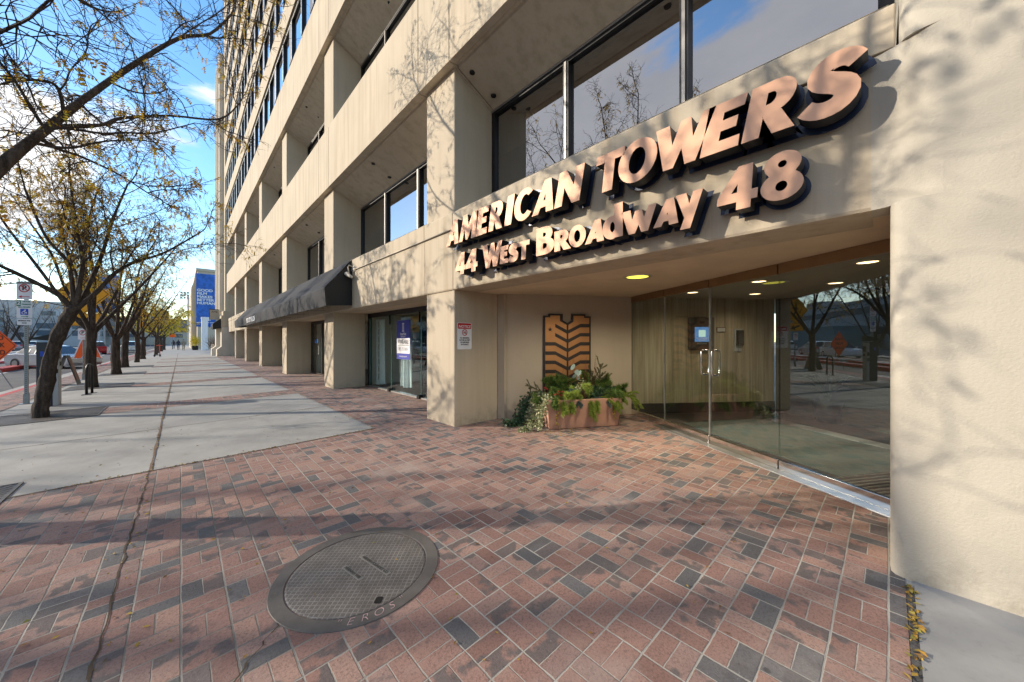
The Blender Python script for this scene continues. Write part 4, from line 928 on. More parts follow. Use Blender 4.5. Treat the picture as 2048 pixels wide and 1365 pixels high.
for i, (s, a) in enumerate((('"', -128), ('E', -120), ('R', -111), ('O', -102), ('S', -93), ('"', -85))):
    a += 47; r = .468; c = md(r * math.cos(R(a)), r * math.sin(R(a))); z = zc + .0052 + .02 * (c.x - mc.x)
    rad = (vr * math.cos(R(a)) + vf * math.sin(R(a))); tn = (vf * math.cos(R(a)) - vr * math.sin(R(a)))
    text(s, 'chalk_mark', M['chalk'], t, frame((c.x, c.y, z), (tn.x, tn.y, .02 * tn.x), (-rad.x, -rad.y, -.02 * rad.x)), .075, .0008, bold=-.002, shear=.25)
# ------------------------------------------------------------------ shops under the arcade
# first shop: folding glass wall, pillars on both sides
y0, y1 = 6.06, 11.66
ztop = 2.38
sh = MB().box(4.46, 4.54, y0, y1, 2.30, 2.428).box(4.46, 4.56, y1 - .09, y1, .07, 2.30)
SF = obj(sh, 'shop_front', M['black'], B)
obj(MB().box(4.44, 4.58, y0, y1, .05, .105), 'sill', M['alu'], SF)
for a, b, dx0, dx1 in ((11.57, 9.98, 0, 0), (9.95, 8.22, 0, .0), (8.19, 6.1, 0, 0)):
    p = obj(MB().box(4.494, 4.506, min(a, b), max(a, b), .107, 2.299), 'glass_panel', M['gl_shop'], B)
    obj(MB().box(4.488, 4.512, max(a, b) - .008, max(a, b) + .008, .12, 2.29), 'edge', flat('glass_edge', (.10, .22, .19), .15), p)
for y in (9.965, 8.205):
    obj(MB().prism([(-.06, 0), (.06, 0), (.06, .06), (.03, .10), (-.03, .10), (-.06, .06)], lambda a, b, c: (c, y + a, .07 + b), 4.40, 4.52), 'floor_clamp', M['black'], B)
    obj(MB().box(4.43, 4.47, y - .012, y + .012, 2.02, 2.299), 'top_pivot', M['black'], B)
# interior
obj(MB().box(9, 9.1, 6, Yend, 0, 2.43), 'shop_back_wall', M['shopwall'], B)
obj(MB().box(4.6, 14, 5.62, 5.72, 0, 2.429), 'shop_side_wall', M['shopwall'], B)
obj(MB().box(4.62, 14, 5.75, Yend, -.02, .076), 'shop_floor', M['dark2'], B)
for y in YK[1:]: obj(MB().box(4.7, 9, y + .3, y + .45, .066, 2.429), 'shop_side_wall', M['shopwall'], B)
def curtain(y0, y1, x, z0, z1, label):
    mb = MB(); n = 40; prev = None
    for i in range(n + 1):
        u = i / n; y = y0 + (y1 - y0) * u; dx = .035 * math.sin(u * 16) + .02 * math.sin(u * 37)
        cur = [(x + dx, y + .08 * (u - .5), z0 + .02 * math.sin(u * 9)), (x + dx * .6, y, (z0 + z1) / 2), (x + dx * .5, y, z1)]
        if prev: mb.quad(prev[0], cur[0], cur[1], prev[1]); mb.quad(prev[1], cur[1], cur[2], prev[2])
        prev = cur
    t = thing('curtain', label, 'curtain', (x, (y0 + y1) / 2, z0), 'white curtains in the shop window')
    obj(mb, 'cloth', M['curtain'], t, smooth=True)
    obj(MB().tube([(x, y0 - .03, z1 + .01), (x, y1 + .03, z1 + .01)], .012, 6), 'rail', M['alu'], t)
curtain(10.95, 11.35, 4.72, .16, 2.22, 'white curtain hanging just right of the shop wall slot')
curtain(9.45, 10.05, 4.86, .17, 2.24, 'white curtain behind the blue available poster')
curtain(6.15, 6.75, 4.75, .17, 2.24, 'white curtain at the right edge of the folding shop front')
t = thing('slatted_panel', 'white upright panel with dark slots at the left of the shop window', 'panel', (4.75, 11.5, .1))
obj(MB().box(4.70, 4.73, 11.36, 11.56, .12, 2.25), 'face', M['curtain'], t)
sl = MB()
for k in range(8): sl.box(4.694, 4.699, 11.33, 11.37, .3 + .24 * k, .5 + .24 * k)
obj(sl, 'slots', M['black'], t)
t = thing('wall_shelving', 'white boxed wall shelving inside the empty shop', 'shelving', (7, 13.5, .07))
sh = MB()
for k in range(6): sh.box(6.0, 8.8, 11.55, 11.9, .1 + .38 * k, .44 + .38 * k)
obj(sh, 'boxes', M['shelf'], t, bev=.02)
t = thing('display_cabinet', 'tall black cabinet standing inside the shop behind the folding glass', 'cabinet', (6.2, 10.2, .07))
obj(MB().box(6.0, 6.5, 10.75, 11.05, .07, 1.95), 'body', M['dark'], t, bev=.01); obj(MB().box(5.985, 5.999, 10.78, 11.02, .12, 1.9), 'door', M['black'], t)
pM = frame((4.482, 9.18, 1.58), (0, -1, 0), (0, 0, 1))
t = thing('lease_poster', 'blue and white AVAILABLE poster hanging on the shop glass', 'poster', (4.48, 9.18, 1.04))
obj(plate(MB(), pM, .80, 1.08, .012, .01), 'sheet', M['lease'], t)
obj(plate(MB(), at(pM, 0, -.17, .001), .78, .42, .0008, .005), 'white_band', M['white'], t)
text('AVAILABLE', 'lettering', M['sblack'], t, at(pM, 0, -.06, .0025), .15, xs=.88)
text('801.355.0606', 'lettering', flat('poster_grey', (.3, .3, .33), .5), t, at(pM, 0, -.26, .0025), .13, xs=.78)
obj(bar(MB(), at(pM, 0, 0, .001), -.34, -.155, .34, -.155, .008), 'rule', M['sblack'], t)
lg = MB(); bar(lg, pM, -.035, .24, -.035, .44, .022); bar(lg, pM, .035, .24, .035, .44, .022)
for q in range(5): bar(lg, pM, -.03, .26 + .04 * q, .03, .26 + .04 * q, .012)
bar(lg, pM, -.07, .235, .07, .235, .02); bar(lg, pM, -.06, .45, .06, .45, .02)
obj(lg, 'column_logo', M['white'], t)
text('InterNet', 'lettering', M['white'], t, at(pM, 0, .16), .11, bold=.002, xs=.9); text('PROPERTIES', 'lettering', M['white'], t, at(pM, 0, .085), .055)
text('internetproperties', 'lettering', M['white'], t, at(pM, 0, -.46), .06)
# other shop fronts
for k in range(1, 6):
    a = YK[k] + CW + .01; b = (YK[k + 1] if k < 5 else Yend) - .01
    f = MB().box(4.40, 4.48, a, b, 2.30, 2.428).box(4.40, 4.48, a, b, .06, .14).box(4.40, 4.48, a, a + .09, .14, 2.30).box(4.40, 4.48, b - .09, b, .14, 2.30)
    for m in (a + 1.3, a + 2.4, a + 4.0):
        if m < b - .3: f.box(4.40, 4.48, m - .04, m + .04, .14, 2.30)
    s_ = obj(f, 'shop_front', flat('dark_bronze', (.035, .028, .022), .4), B)
    obj(MB().quad((4.44, a, .1), (4.44, b, .1), (4.44, b, 2.35), (4.44, a, 2.35)), 'pane', M['gl_shop'], s_)
    if k == 1:
        obj(MB().box(4.385, 4.40, b - 1.25, b - 1.21, .95, 1.35), 'handle', M['alu'], s_)
        obj(MB().box(4.43, 4.437, b - .95, b - .5, 1.45, 1.62), 'window_sticker', M['lblue'], s_)
        obj(MB().box(4.60, 4.62, b - 2.2, b - 1.5, .1, 2.3), 'inner_screen', M['curtain'], s_)
    else:
        obj(MB().box(4.60, 4.62, a + .1, b - .1, .1, 2.3), 'inner_screen', M['grey'], s_)

# ------------------------------------------------------------------ awnings
def awning(nm, label, ya, yb, x0, proj, zt, zf_, zb, words=None):
    t = thing(nm, label, 'awning', (x0, (ya + yb) / 2, zb), 'black shop awnings')
    n = 44; rr = random.Random(5); mb = MB(); rows = []
    for i in range(n + 1):
        u = i / n; y = ya + (yb - ya) * u
        s1 = .02 * math.sin(u * 29) + .012 * math.sin(u * 83); rib = .0 if i % 8 else .018
        pr = []
        for j in range(6):
            v = j / 5; sag = -.05 * math.sin(math.pi * v) * (1 if i % 8 else .3)
            pr.append((x0 - proj * v - .015, y, zt + (zf_ - zt) * v + sag + s1 * math.sin(math.pi * v) + rib))
        pr.append((x0 - proj - .02, y, zf_ - .03 + rib * .5)); pr.append((x0 - proj - .012 + s1 * .3, y, (zf_ + zb) / 2)); pr.append((x0 - proj + .01 + s1 * .4, y, zb))
        rows.append(pr)
    m = len(rows[0]); vs = [q for r in rows for q in r]; fs = [(i * m + j, i * m + j + 1, (i + 1) * m + j + 1, (i + 1) * m + j) for i in range(n) for j in range(m - 1)]
    mb.add(vs, fs); obj(mb, 'canopy', M['awn'], t, smooth=True)
    for y, e in ((ya - .004, 1), (yb + .004, -1)):
        obj(MB().add([(x0, y, zb + .05), (x0, y, zt), (x0 - proj, y, zf_), (x0 - proj + .02, y, zb)], [(0, 1, 2, 3)]), 'end_panel', M['black'], t)
    fr = MB().tube([(x0 - proj + .03, ya + .02, zb + .02), (x0 - proj + .03, yb - .02, zb + .02)], .012, 6)
    k = ya
    while k < yb + .01:
        fr.tube([(x0 - .01, min(k, yb - .03) + .02, zt - .07), (x0 - proj + .04, min(k, yb - .03) + .02, zf_ - .07), (x0 - proj + .03, min(k, yb - .03) + .02, zb + .02), (x0 - .01, min(k, yb - .03) + .02, zb + .06)], .011, 6); k += 2.4
    obj(fr, 'frame', M['galv'], t)
    if words:
        text(words[0], 'lettering', M['white'], t, frame((x0 - proj - .035, words[1], (zf_ + zb) / 2 - .02), (0, -1, 0), (0, 0, 1)), words[2], .004, xs=words[3], bold=.006)
    return t
awning('shop_awning', 'long black sloping awning lettered MID CITY SALON across several bays', 9.95, 31.0, 3.385, .66, 3.74, 2.93, 2.46, ('MID CITY SALON', 23.2, .36, 1.15))
awning('shop_awning', 'short black awning at the far corner pier of the block', 44.6, 47.4, 2.85, .60, 3.75, 3.2, 2.72)
t = thing('flood_light', 'small white spotlight on a bent arm at the awning corner', 'spotlight', (3.36, 9.8, 3.40))
obj(MB().tube([(3.37, 9.80, 3.52), (3.26, 9.80, 3.56), (3.22, 9.78, 3.50), (3.24, 9.74, 3.30)], .014, 8), 'arm', M['wing'], t, smooth=True)
obj(MB().tube([(3.27, 9.62, 3.22), (3.25, 9.74, 3.27), (3.23, 9.90, 3.34), (3.225, 9.92, 3.35)], [.03, .042, .06, .055], 12), 'head', M['wing'], t, smooth=True)
obj(MB().box(3.366, 3.388, 9.72, 9.88, 3.40, 3.56), 'wall_plate', M['wing'], t)
t = thing('projecting_sign', 'small cream hanging sign reading AME on a black frame beyond the corner', 'sign', (2.55, 47, 4.0))
obj(MB().box(2.12, 2.86, 46.98, 47.02, 3.72, 4.72), 'board', M['fartan'], t)
obj(MB().box(2.08, 2.12, 46.96, 47.04, 2.9, 4.78).box(2.12, 2.86, 46.97, 47.03, 4.722, 4.78), 'frame', M['black'], t)
text('AME', 'lettering', M['sblack'], t, frame((2.5, 46.975, 4.5), (1, 0, 0), (0, 0, 1)), .26, .004)
# ------------------------------------------------------------------ trees
def cr(pts, n=4):     # smooth curve through points
    P = [V(p) for p in pts]; out = []
    for i in range(len(P) - 1):
        a, b, c, d = P[max(i - 1, 0)], P[i], P[i + 1], P[min(i + 2, len(P) - 1)]
        for k in range(n):
            t = k / n; out.append(.5 * (2 * b + (c - a) * t + (2 * a - 5 * b + 4 * c - d) * t * t + (3 * b - 3 * c + d - a) * t ** 3))
    out.append(P[-1]); return out
class Tree:
    def __init__(s, seed, twig=1.0, leaf=.3, leafsize=.09, fine=True):
        s.r = random.Random(seed); s.T = MB(); s.C = MB(); s.L = MB(); s.tw = twig; s.lf = leaf; s.ls = leafsize; s.fine = fine
    def rv(s): return V((s.r.gauss(0, 1), s.r.gauss(0, 1), s.r.gauss(0, 1))).normalized()
    def bumpy(s, pts, r0, r1):
        n = len(pts); return [(r0 + (r1 - r0) * (i / (n - 1)) ** .8) * (1 + s.r.uniform(-.09, .09)) for i in range(n)]
    def trunk(s, pts, r0, r1, n=12):
        p = cr(pts, 5); rad = s.bumpy(p, r0, r1); rad[0] *= 1.18; rad[1] *= 1.06
        b = len(s.T.v); s.T.tube(p, rad, n)
        for i in range(b, len(s.T.v)):        # fluted bark
            q = V(s.T.v[i]); k = (i - b) % n; c = p[(i - b) // n] if (i - b) // n < len(p) else q
            s.T.v[i] = tuple(c + (q - c) * (1 + .10 * math.sin(k * 2.7 + .3 * ((i - b) // n)) + s.r.uniform(-.05, .05)))
    def walk(s, p, d, L, n, wig, up):
        out = [p.copy()]; d = d.normalized()
        for i in range(n):
            d = (d + s.rv() * wig + V((0, 0, up / n))).normalized(); p = p + d * (L / n); out.append(p.copy())
        return out
    def leafat(s, p, d):
        L = s.ls * s.r.uniform(.7, 1.3); d = (d * .4 + s.rv() * .5 + V((0, 0, -.8))).normalized(); sd_ = d.cross(s.rv()).normalized()
        k = 4
        for i in range(k):
            q = p + d * (L * (i + .5) / k); w = L * .22 * (1 - .25 * i / k); h = L / k * .46
            s.L.quad(q - d * h - sd_ * w * .3, q + sd_ * w, q + d * h + sd_ * w * .2, q - sd_ * w)
    def twig(s, p, d, L, lv=0):
        n = 5 if lv == 0 else 3
        pts = s.walk(p, d, L, n, .42, .05 - .25 * s.r.random())
        r = .0052 if lv == 0 else .0034
        s.C.tube(pts, [r * (1 - .55 * i / n) for i in range(n + 1)], 3, False)
        if lv == 0: s.leafy = s.r.random() < .38
        lf = s.lf * (2.1 if s.leafy else .08)
        for q, q1 in zip(pts[1:], pts[:-1]):
            if s.r.random() < lf * (.6 if lv == 0 else 1.0):
                for _ in range(s.r.choice((1, 1, 2, 3))): s.leafat(q, (q - q1).normalized())
        if s.fine and lv == 0:
            for k in range(s.r.randint(3, 5)):
                i = s.r.randint(1, n - 1); t = (pts[i + 1] - pts[i]).normalized()
                s.twig(pts[i], (t * .6 + s.rv() * .9), L * s.r.uniform(.3, .6), 1)
    def branch(s, p, d, L, r):
        n = 7; pts = s.walk(p, d, L, n, .26, .35); pts2 = cr(pts, 2)
        s.C.tube(pts2, [r + (.006 - r) * (i / (len(pts2) - 1)) ** .7 for i in range(len(pts2))], 5, False)
        for i in range(1, n):
            for k in range(int(s.tw * 2 + s.r.random())):
                t = (pts[i + 1] - pts[i]).normalized()
                s.twig(pts[i].lerp(pts[i + 1], s.r.random()), t * .6 + s.rv() * .95, L * s.r.uniform(.25, .55))
        s.twig(pts[-1], pts[-1] - pts[-2], L * .4)
    def limb(s, pts, r0, r1, nb=8, sides=8, start=.2, bl=(1.0, 1.9)):
        p = cr(pts, 4); rad = s.bumpy(p, r0, r1); s.T.tube(p, rad, sides)
        for k in range(nb):
            f = start + (1 - start) * (k + s.r.random()) / nb; x = f * (len(p) - 1); i = min(int(x), len(p) - 2)
            t = (p[i + 1] - p[i]).normalized(); a = s.rv(); a = (a - t * a.dot(t)).normalized()
            s.branch(p[i].lerp(p[i + 1], x - i), t * .55 + a * .85 + V((0, 0, .15)), s.r.uniform(*bl) * (1.1 - .35 * f), max(.010, min(.04, rad[i] * .42)))
        s.branch(p[-1], p[-1] - p[-2], bl[0], max(.010, r1 * .9))
    def build(s, label, loc, group, leafmat='leafy', name='street_tree'):
        t = thing(name, label, 'tree', loc, group)
        obj(s.T, 'trunk', M['bark'], t, smooth=True, local=True)
        obj(s.C, 'crown', M['bark'], t, smooth=False, local=True)
        if s.L.f: obj(s.L, 'leaves', M[leafmat], t, local=True)
        return t
GT = 'honey locust trees along the pavement'
# nearest tree: trunk just outside the left edge, its limbs sweep in over the pavement
T1 = Tree(21, 1.25, .09)
T1.trunk([(0, 0, -.05), (.03, -.02, .7), (.10, -.04, 1.4), (.22, -.05, 2.0)], .18, .15)
T1.limb([(.18, -.05, 1.9), (.45, -.02, 2.5), (.78, .05, 3.26), (.97, .42, 3.84), (1.17, .92, 4.51), (1.53, 1.68, 5.56), (2.03, 2.31, 6.65), (2.43, 2.48, 7.07), (2.75, 2.75, 7.8)], .066, .017, 13, 10, .28)
T1.limb([(1.02, .5, 3.95), (1.3, 1.08, 4.34), (1.46, 1.47, 4.68), (1.92, 2.0, 5.16), (2.55, 2.51, 5.61), (2.85, 2.7, 6.1)], .026, .012, 8, 8, .25, (.7, 1.4))
T1.limb([(.95, .40, 3.75), (1.02, .79, 3.81), (1.13, 1.23, 3.93), (1.39, 1.94, 4.03), (1.69, 2.21, 3.91)], .024, .009, 5, 6, .2, (.5, 1.0))
T1.limb([(1.08, .62, 4.15), (1.04, .63, 4.43), (.95, .57, 4.46), (.74, .5, 4.3)], .022, .009, 4, 6, .3, (.5, 1.1))
T1.limb([(.2, -.05, 1.95), (-.2, .3, 2.9), (-.6, .9, 4.0), (-.9, 1.5, 5.2), (-1.1, 1.9, 6.4)], .07, .02, 8)
T1.limb([(.2, -.08, 1.9), (.5, -.7, 2.8), (1.0, -1.4, 3.9), (1.5, -2.1, 5.1), (1.9, -2.6, 6.2)], .065, .018, 9)
T1.limb([(.2, -.02, 2.0), (.3, .1, 3.2), (.2, .2, 4.5), (.5, .3, 6.0), (.7, .4, 7.2)], .06, .018, 9)
T1.limb([(.25, .2, 4.6), (.9, .5, 5.5), (1.6, 1.1, 6.6), (2.2, 1.7, 7.7)], .06, .015, 7)
T1.limb([(.25, .05, 4.4), (.45, .15, 6.0), (.35, .5, 7.6), (.5, .7, 9.3)], .05, .014, 9, 6, .2, (.8, 1.5))
T1.limb([(.3, -.6, 3.6), (.6, -.9, 5.2), (.7, -.7, 7.0), (.9, -.8, 8.8)], .05, .014, 9, 6, .2, (.8, 1.5))
T1.build('nearest honey locust whose dark limbs sweep in from the upper left edge', (-2.05, 5.8, -.04), GT)
# second tree: twisted leaning trunk by the kiosk
T2 = Tree(5, 1.3, .22, .09)
T2.trunk([(-.02, 0, -.05), (-.02, 0, .25), (.06, -.06, .78), (.12, -.12, 1.25), (.28, -.27, 1.82), (.49, -.46, 2.32)], .112, .10)
T2.limb([(.46, -.44, 2.22), (.30, -.46, 2.50), (.1, -.45, 2.67), (-.2, -.44, 2.88), (-.41, -.52, 3.02), (-.8, -.42, 3.27), (-1.3, -.3, 3.7)], .055, .02, 7, 8, .35)
T2.limb([(.50, -.47, 2.24), (.79, -.4, 2.66), (1.02, -.21, 3.10), (1.32, -.08, 3.42), (1.81, .15, 3.77), (2.47, .36, 4.45)], .055, .018, 9, 8, .35)
T2.limb([(.50, -.46, 2.25), (.56, -.46, 2.87), (.57, -.34, 3.31), (.44, -.07, 4.2), (.33, .16, 5.2)], .05, .018, 8, 8, .3)
T2.limb([(.47, -.46, 2.27), (.45, -.49, 2.85), (.39, -.58, 3.24), (.13, -.61, 3.69), (-.09, -.67, 4.5)], .045, .018, 7, 8, .3)
T2.limb([(.54, -.46, 2.3), (.78, .02, 3.41), (.94, .28, 4.4), (1.16, .48, 5.35)], .045, .018, 8, 8, .3)
T2.limb([(.5, -.44, 2.25), (.45, .1, 2.9), (.2, .8, 3.6), (.0, 1.4, 4.6)], .045, .018, 7, 8, .3)
T2.build('leaning twisted honey locust beside the parking kiosk', (-2.1, 12.05, -.042), GT)
def vase(seed, h, nl, spread, top, r0, leaf, tw=.9, lsz=.1, fine=True, nb=7):
    t = Tree(seed, tw, leaf, lsz, fine); r = t.r
    t.trunk([(0, 0, -.05), (r.uniform(-.04, .04), r.uniform(-.04, .04), h * .5), (r.uniform(-.08, .08), r.uniform(-.08, .08), h)], r0, r0 * .85)
    a0 = r.uniform(0, 6.28)
    for i in range(nl):
        a = a0 + 6.283 * i / nl + r.uniform(-.35, .35); sp = spread * r.uniform(.7, 1.1); tp = top * r.uniform(.8, 1.1)
        c, s_ = math.cos(a), math.sin(a)
        t.limb([(c * .03, s_ * .03, h - .22), (c * sp * .18, s_ * sp * .18, h + .35), (c * sp * .45, s_ * sp * .45, h + (tp - h) * .38), (c * sp * .75 + r.uniform(-.2, .2), s_ * sp * .75 + r.uniform(-.2, .2), h + (tp - h) * .7), (c * sp, s_ * sp, tp)], r0 * .52, .018, nb, 8, .28)
    t.limb([(0, 0, h - .2), (r.uniform(-.1, .1), r.uniform(-.1, .1), h + 1), (r.uniform(-.3, .3), r.uniform(-.3, .3), h + 2.4), (r.uniform(-.3, .3), r.uniform(-.3, .3), top)], r0 * .5, .018, nb, 8, .3)
    return t
va = vase(31, 2.1, 5, 2.4, 6.0, .15, .22).build('upright locust with a thick straight trunk behind the bicycle hoop', (-2.22, 18.7, -.04), GT)
vb = vase(32, 1.9, 4, 2.6, 6.4, .165, .20).build('forked locust, third trunk beyond the kiosk along the row', (-2.25, 25.3, -.045), GT)
vc = vase(33, 2.3, 5, 2.5, 6.2, .16, .22).build('locust with a knot below its fork, fourth trunk beyond the kiosk', (-2.5, 31.9, -.045), GT)
dup(va, (-2.4, 38.4, -.045), 2.1, 'locust fifth beyond the kiosk, its trunk half hidden by its neighbours', 1.0)
dup(vb, (-2.45, 45.0, -.045), 4.0, 'locust sixth beyond the kiosk with a limb sweeping right over the pavement', 1.02)
dup(vc, (-2.1, 58.0, -.045), 1.0, 'far bare locust before the yellow trees', .95)
yt = vase(41, 2.2, 6, 3.4, 5.6, .18, 1.0, 1.0, .24, False, 8).build('far locust still full of bright yellow green leaves', (-2.2, 66, -.045), GT, 'leafy2')
dup(yt, (-2.2, 76, -.045), 1.7, 'second yellow leaved locust farther down the pavement', 1.0)
dup(yt, (-2.2, 88, -.045), 3.1, 'last yellow leaved locust before the dark overpass', 1.05)
# bare trees on the far side
GF = 'bare trees across the street'
fb = vase(51, 1.6, 6, 3.8, 7.6, .24, .05, 1.0, .1, False, 9).build('bare dark tree across the street at the far left edge', (-18.6, 88, -.12), GF)
for i, (x, y, sc, lb) in enumerate(((-18.7, 97, .95, 'bare brownish tree across the street right of the sign post'), (-18.8, 122, 1.05, 'bare tree across the street seen through the leaning locust'), (-18.6, 46, 1.05, 'bare tree across the street beyond the left edge, reflected in the glass'),
        (-18.6, 24.5, 1.25, 'bare tree across the street placed out of view to shade the pavement'), (-18.6, 17.5, 1.8, 'tallest bare tree across the street, placed to shade the right wall, mirrored in the upper windows'), (-18.6, 7, 1.6, 'wide bare tree across the street opposite the glass doors'), (-18.8, 150, 1.0, 'small bare tree far down the other pavement'))):  # first two here: unseen, placed and scaled to shade pavement and right wall
    dup(fb, (x, y, -.15), 1.3 * i + .7, lb, sc)
# grates round the trunks
def grate(x, y, label):
    z = zg(x) + .006; t = thing('tree_grate', label, 'tree grate', (x, y, z), 'iron tree grates')
    def tl(mb): mb.v = [(a, b, c + .02 * (a - x)) for a, b, c in mb.v]; return mb
    obj(tl(MB().quad((x - .75, y - .75, z), (x + .75, y - .75, z), (x + .75, y + .75, z), (x - .75, y + .75, z))), 'pit', M['black'], t)
    mb = MB()
    for a in (-.76, .73):
        mb.box(x + a, x + a + .03, y - .76, y + .76, z - .01, z + .006); mb.box(x - .73, x + .73, y + a, y + a + .03, z - .01, z + .006)
    for r in (.27, .45, .62):
        for k in range(40):
            a, b = 6.2832 * k / 40, 6.2832 * (k + 1) / 40
            mb.quad(*[(x + q * math.cos(w), y + q * math.sin(w), z + .005) for q, w in ((r, a), (r + .035, a), (r + .035, b), (r, b))])
    for k in range(72):
        a = 6.2832 * k / 72; c, s_ = math.cos(a), math.sin(a); r1 = min(.735 / max(abs(c), abs(s_)), .98)
        w0, w1 = .009, .024
        mb.quad((x + .28 * c - s_ * w0, y + .28 * s_ + c * w0, z + .004), (x + .28 * c + s_ * w0, y + .28 * s_ - c * w0, z + .004), (x + r1 * c + s_ * w1, y + r1 * s_ - c * w1, z + .004), (x + r1 * c - s_ * w1, y + r1 * s_ + c * w1, z + .004))
    obj(tl(mb), 'bars', M['iron'], t)
for y, lb in ((5.8, 'corner of an iron tree grate at the left edge of the bricks'), (12.1, 'square iron grate round the leaning twisted trunk'), (18.7, 'iron grate behind the bicycle hoop'), (25.3, 'iron grate at the third trunk beyond the kiosk'), (31.9, 'small looking grate at the fourth trunk beyond the kiosk')):
    grate(-2.03, y, lb)
# fallen leaves
rl = random.Random(8); lf = MB()
def fallen(x, y, dz=.008, s=1):
    a = rl.uniform(0, 6.28); L = rl.uniform(.007, .02) * s; w = L * .45; z = zg(x) + dz; c, s_ = math.cos(a), math.sin(a)
    lf.add([(x, y, z), (x + L * c - w * s_, y + L * s_ + w * c, z + rl.uniform(.002, .012)), (x + 2 * L * c, y + 2 * L * s_, z + .003), (x + L * c + w * s_, y + L * s_ - w * c, z + rl.uniform(0, .006))], [(0, 1, 2, 3)])
for _ in range(620): fallen(rl.uniform(-2.8, 4.4), rl.uniform(.5, 9))
for _ in range(260): fallen(rl.uniform(2.4, 4.3), rl.uniform(5, 14))
for _ in range(260): fallen(rl.uniform(-.6, 2.95) if rl.random() < .8 else rl.uniform(2.6, 3.2), rl.uniform(-.105, -.07), rl.uniform(.005, .013), 1.2)
for _ in range(160): fallen(rl.gauss(-.27, .025), rl.uniform(2, 16))
for _ in range(200): fallen(rl.uniform(-1, 2.4), 6.0 + rl.gauss(0, .02))
for _ in range(200): fallen(2.42 + rl.gauss(0, .03), rl.uniform(6, 20))
for _ in range(160): fallen(4.35 + rl.gauss(0, .06), rl.uniform(7, 20), .01, 1.5)
for _ in range(130): fallen(4.5 + rl.gauss(0, .25), 3.6 + rl.gauss(0, .25), .01, .9)
struct(obj(lf, 'fallen_leaves', M['litter']), 'stuff')
# ------------------------------------------------------------------ street furniture
def post(nm, label, x, y, top, ang=0, grp='perforated steel sign posts'):
    z = zg(x); t = thing(nm, label, 'sign post', (x, y, z), grp)
    mb = MB().box(x - .032, x + .032, y - .032, y + .032, z, z + top)
    obj(mb, 'post', M['galv'], t, bev=.005)
    ho = MB()
    n = int(top / .05)
    for k in range(n):
        zz = z + .12 + .05 * k
        if zz < z + top - .03:
            ho.box(x - .008, x + .008, y - .0335, y - .0325, zz - .008, zz + .008)
    obj(ho, 'holes', M['black'], t)
    obj(MB().box(x - .045, x + .045, y - .045, y + .045, z, z + .26).box(x - .12, x + .12, y - .12, y + .12, z - .005, z + .012), 'base_sleeve', M['galv'], t, bev=.004)
    return t
FC = (.86, -.50); RC = (.86, -.5, 0)      # signs face back down the street
def fr(x, y, z, a=-28): c, s_ = math.cos(R(a)), math.sin(R(a)); return frame((x + .05 * s_, y - .05 * c, z), (c, s_, 0), (0, 0, 1))
px, py = -2.88, 15.06
post('sign_post', 'perforated steel post carrying the parking signs left of the kiosk', px, py, 3.08)
m = fr(px, py, 2.83); t = thing('parking_sign', 'white no parking sign with red ring and arrow, topmost on the post', 'sign', tuple(m.translation))
obj(plate(MB(), m, .305, .46, .004, .03), 'board', M['white'], t); rr_ = ringm(MB(), at(m, 0, .06), .085, .108)
obj(rr_, 'ring', M['red'], t); text('P', 'lettering', M['sblack'], t, at(m, 0, .06), .17, bold=.006); obj(bar(MB(), at(m, 0, .06), -.068, .068, .068, -.068, .02, .004), 'slash', M['red'], t)
a = bar(MB(), m, -.05, -.16, .10, -.16, .016); a.add([tuple(m @ V(q)) for q in ((-.11, -.16, .0015), (-.05, -.125, .0015), (-.05, -.195, .0015))], [(0, 1, 2)]); obj(a, 'arrow', M['red'], t)
m = fr(px, py, 2.36); t = thing('parking_sign', 'white and green two hour parking sign with a blue wheelchair symbol', 'sign', tuple(m.translation))
obj(plate(MB(), m, .305, .46, .004, .03), 'board', M['white'], t)
obj(plate(MB(), at(m, -.107, .145, .001), .08, .15, .0008, .01), 'number_band', M['green'], t); text('2', 'lettering', M['white'], t, at(m, -.107, .145, .0025), .13, bold=.004)
text('HOUR', 'lettering', M['green'], t, at(m, .045, .185), .052, bold=.002); text('PARKING', 'lettering', M['green'], t, at(m, .045, .115), .052, bold=.002, xs=.85); text('ALL HOURS', 'lettering', M['green'], t, at(m, 0, .045), .045, bold=.002)
obj(plate(MB(), at(m, 0, -.075, .001), .155, .155, .0008, .015), 'symbol_field', M['blue'], t)
w_ = ringm(MB(), at(m, -.012, -.10), .026, .038, 18, .0025); bar(w_, at(m, 0, -.075), -.01, .03, .012, -.005, .016, .0025); bar(w_, at(m, 0, -.075), .012, -.008, .042, -.008, .014, .0025); bar(w_, at(m, 0, -.075), .042, -.005, .05, -.045, .014, .0025); bar(w_, at(m, 0, -.075), -.008, .026, .03, .032, .013, .0025)
ringm(w_, at(m, .018, -.028), 0.001, .014, 12, .0025); obj(w_, 'wheelchair_symbol', M['white'], t)
a = bar(MB(), m, -.06, -.195, .05, -.195, .014); a.add([tuple(m @ V(q)) for q in ((.08, -.195, .0015), (.045, -.175, .0015), (.045, -.215, .0015))], [(0, 1, 2)]); obj(a, 'arrow', M['green'], t)
m = fr(px, py, 2.03); t = thing('parking_sign', 'small white minimum fine plate, lowest on the post', 'sign', tuple(m.translation))
obj(plate(MB(), m, .29, .16, .004, .03), 'board', M['white'], t); text('MINIMUM FINE', 'lettering', M['sblack'], t, at(m, 0, .028), .036, bold=.0015); text('$345', 'lettering', M['sblack'], t, at(m, 0, -.03), .045, bold=.001)
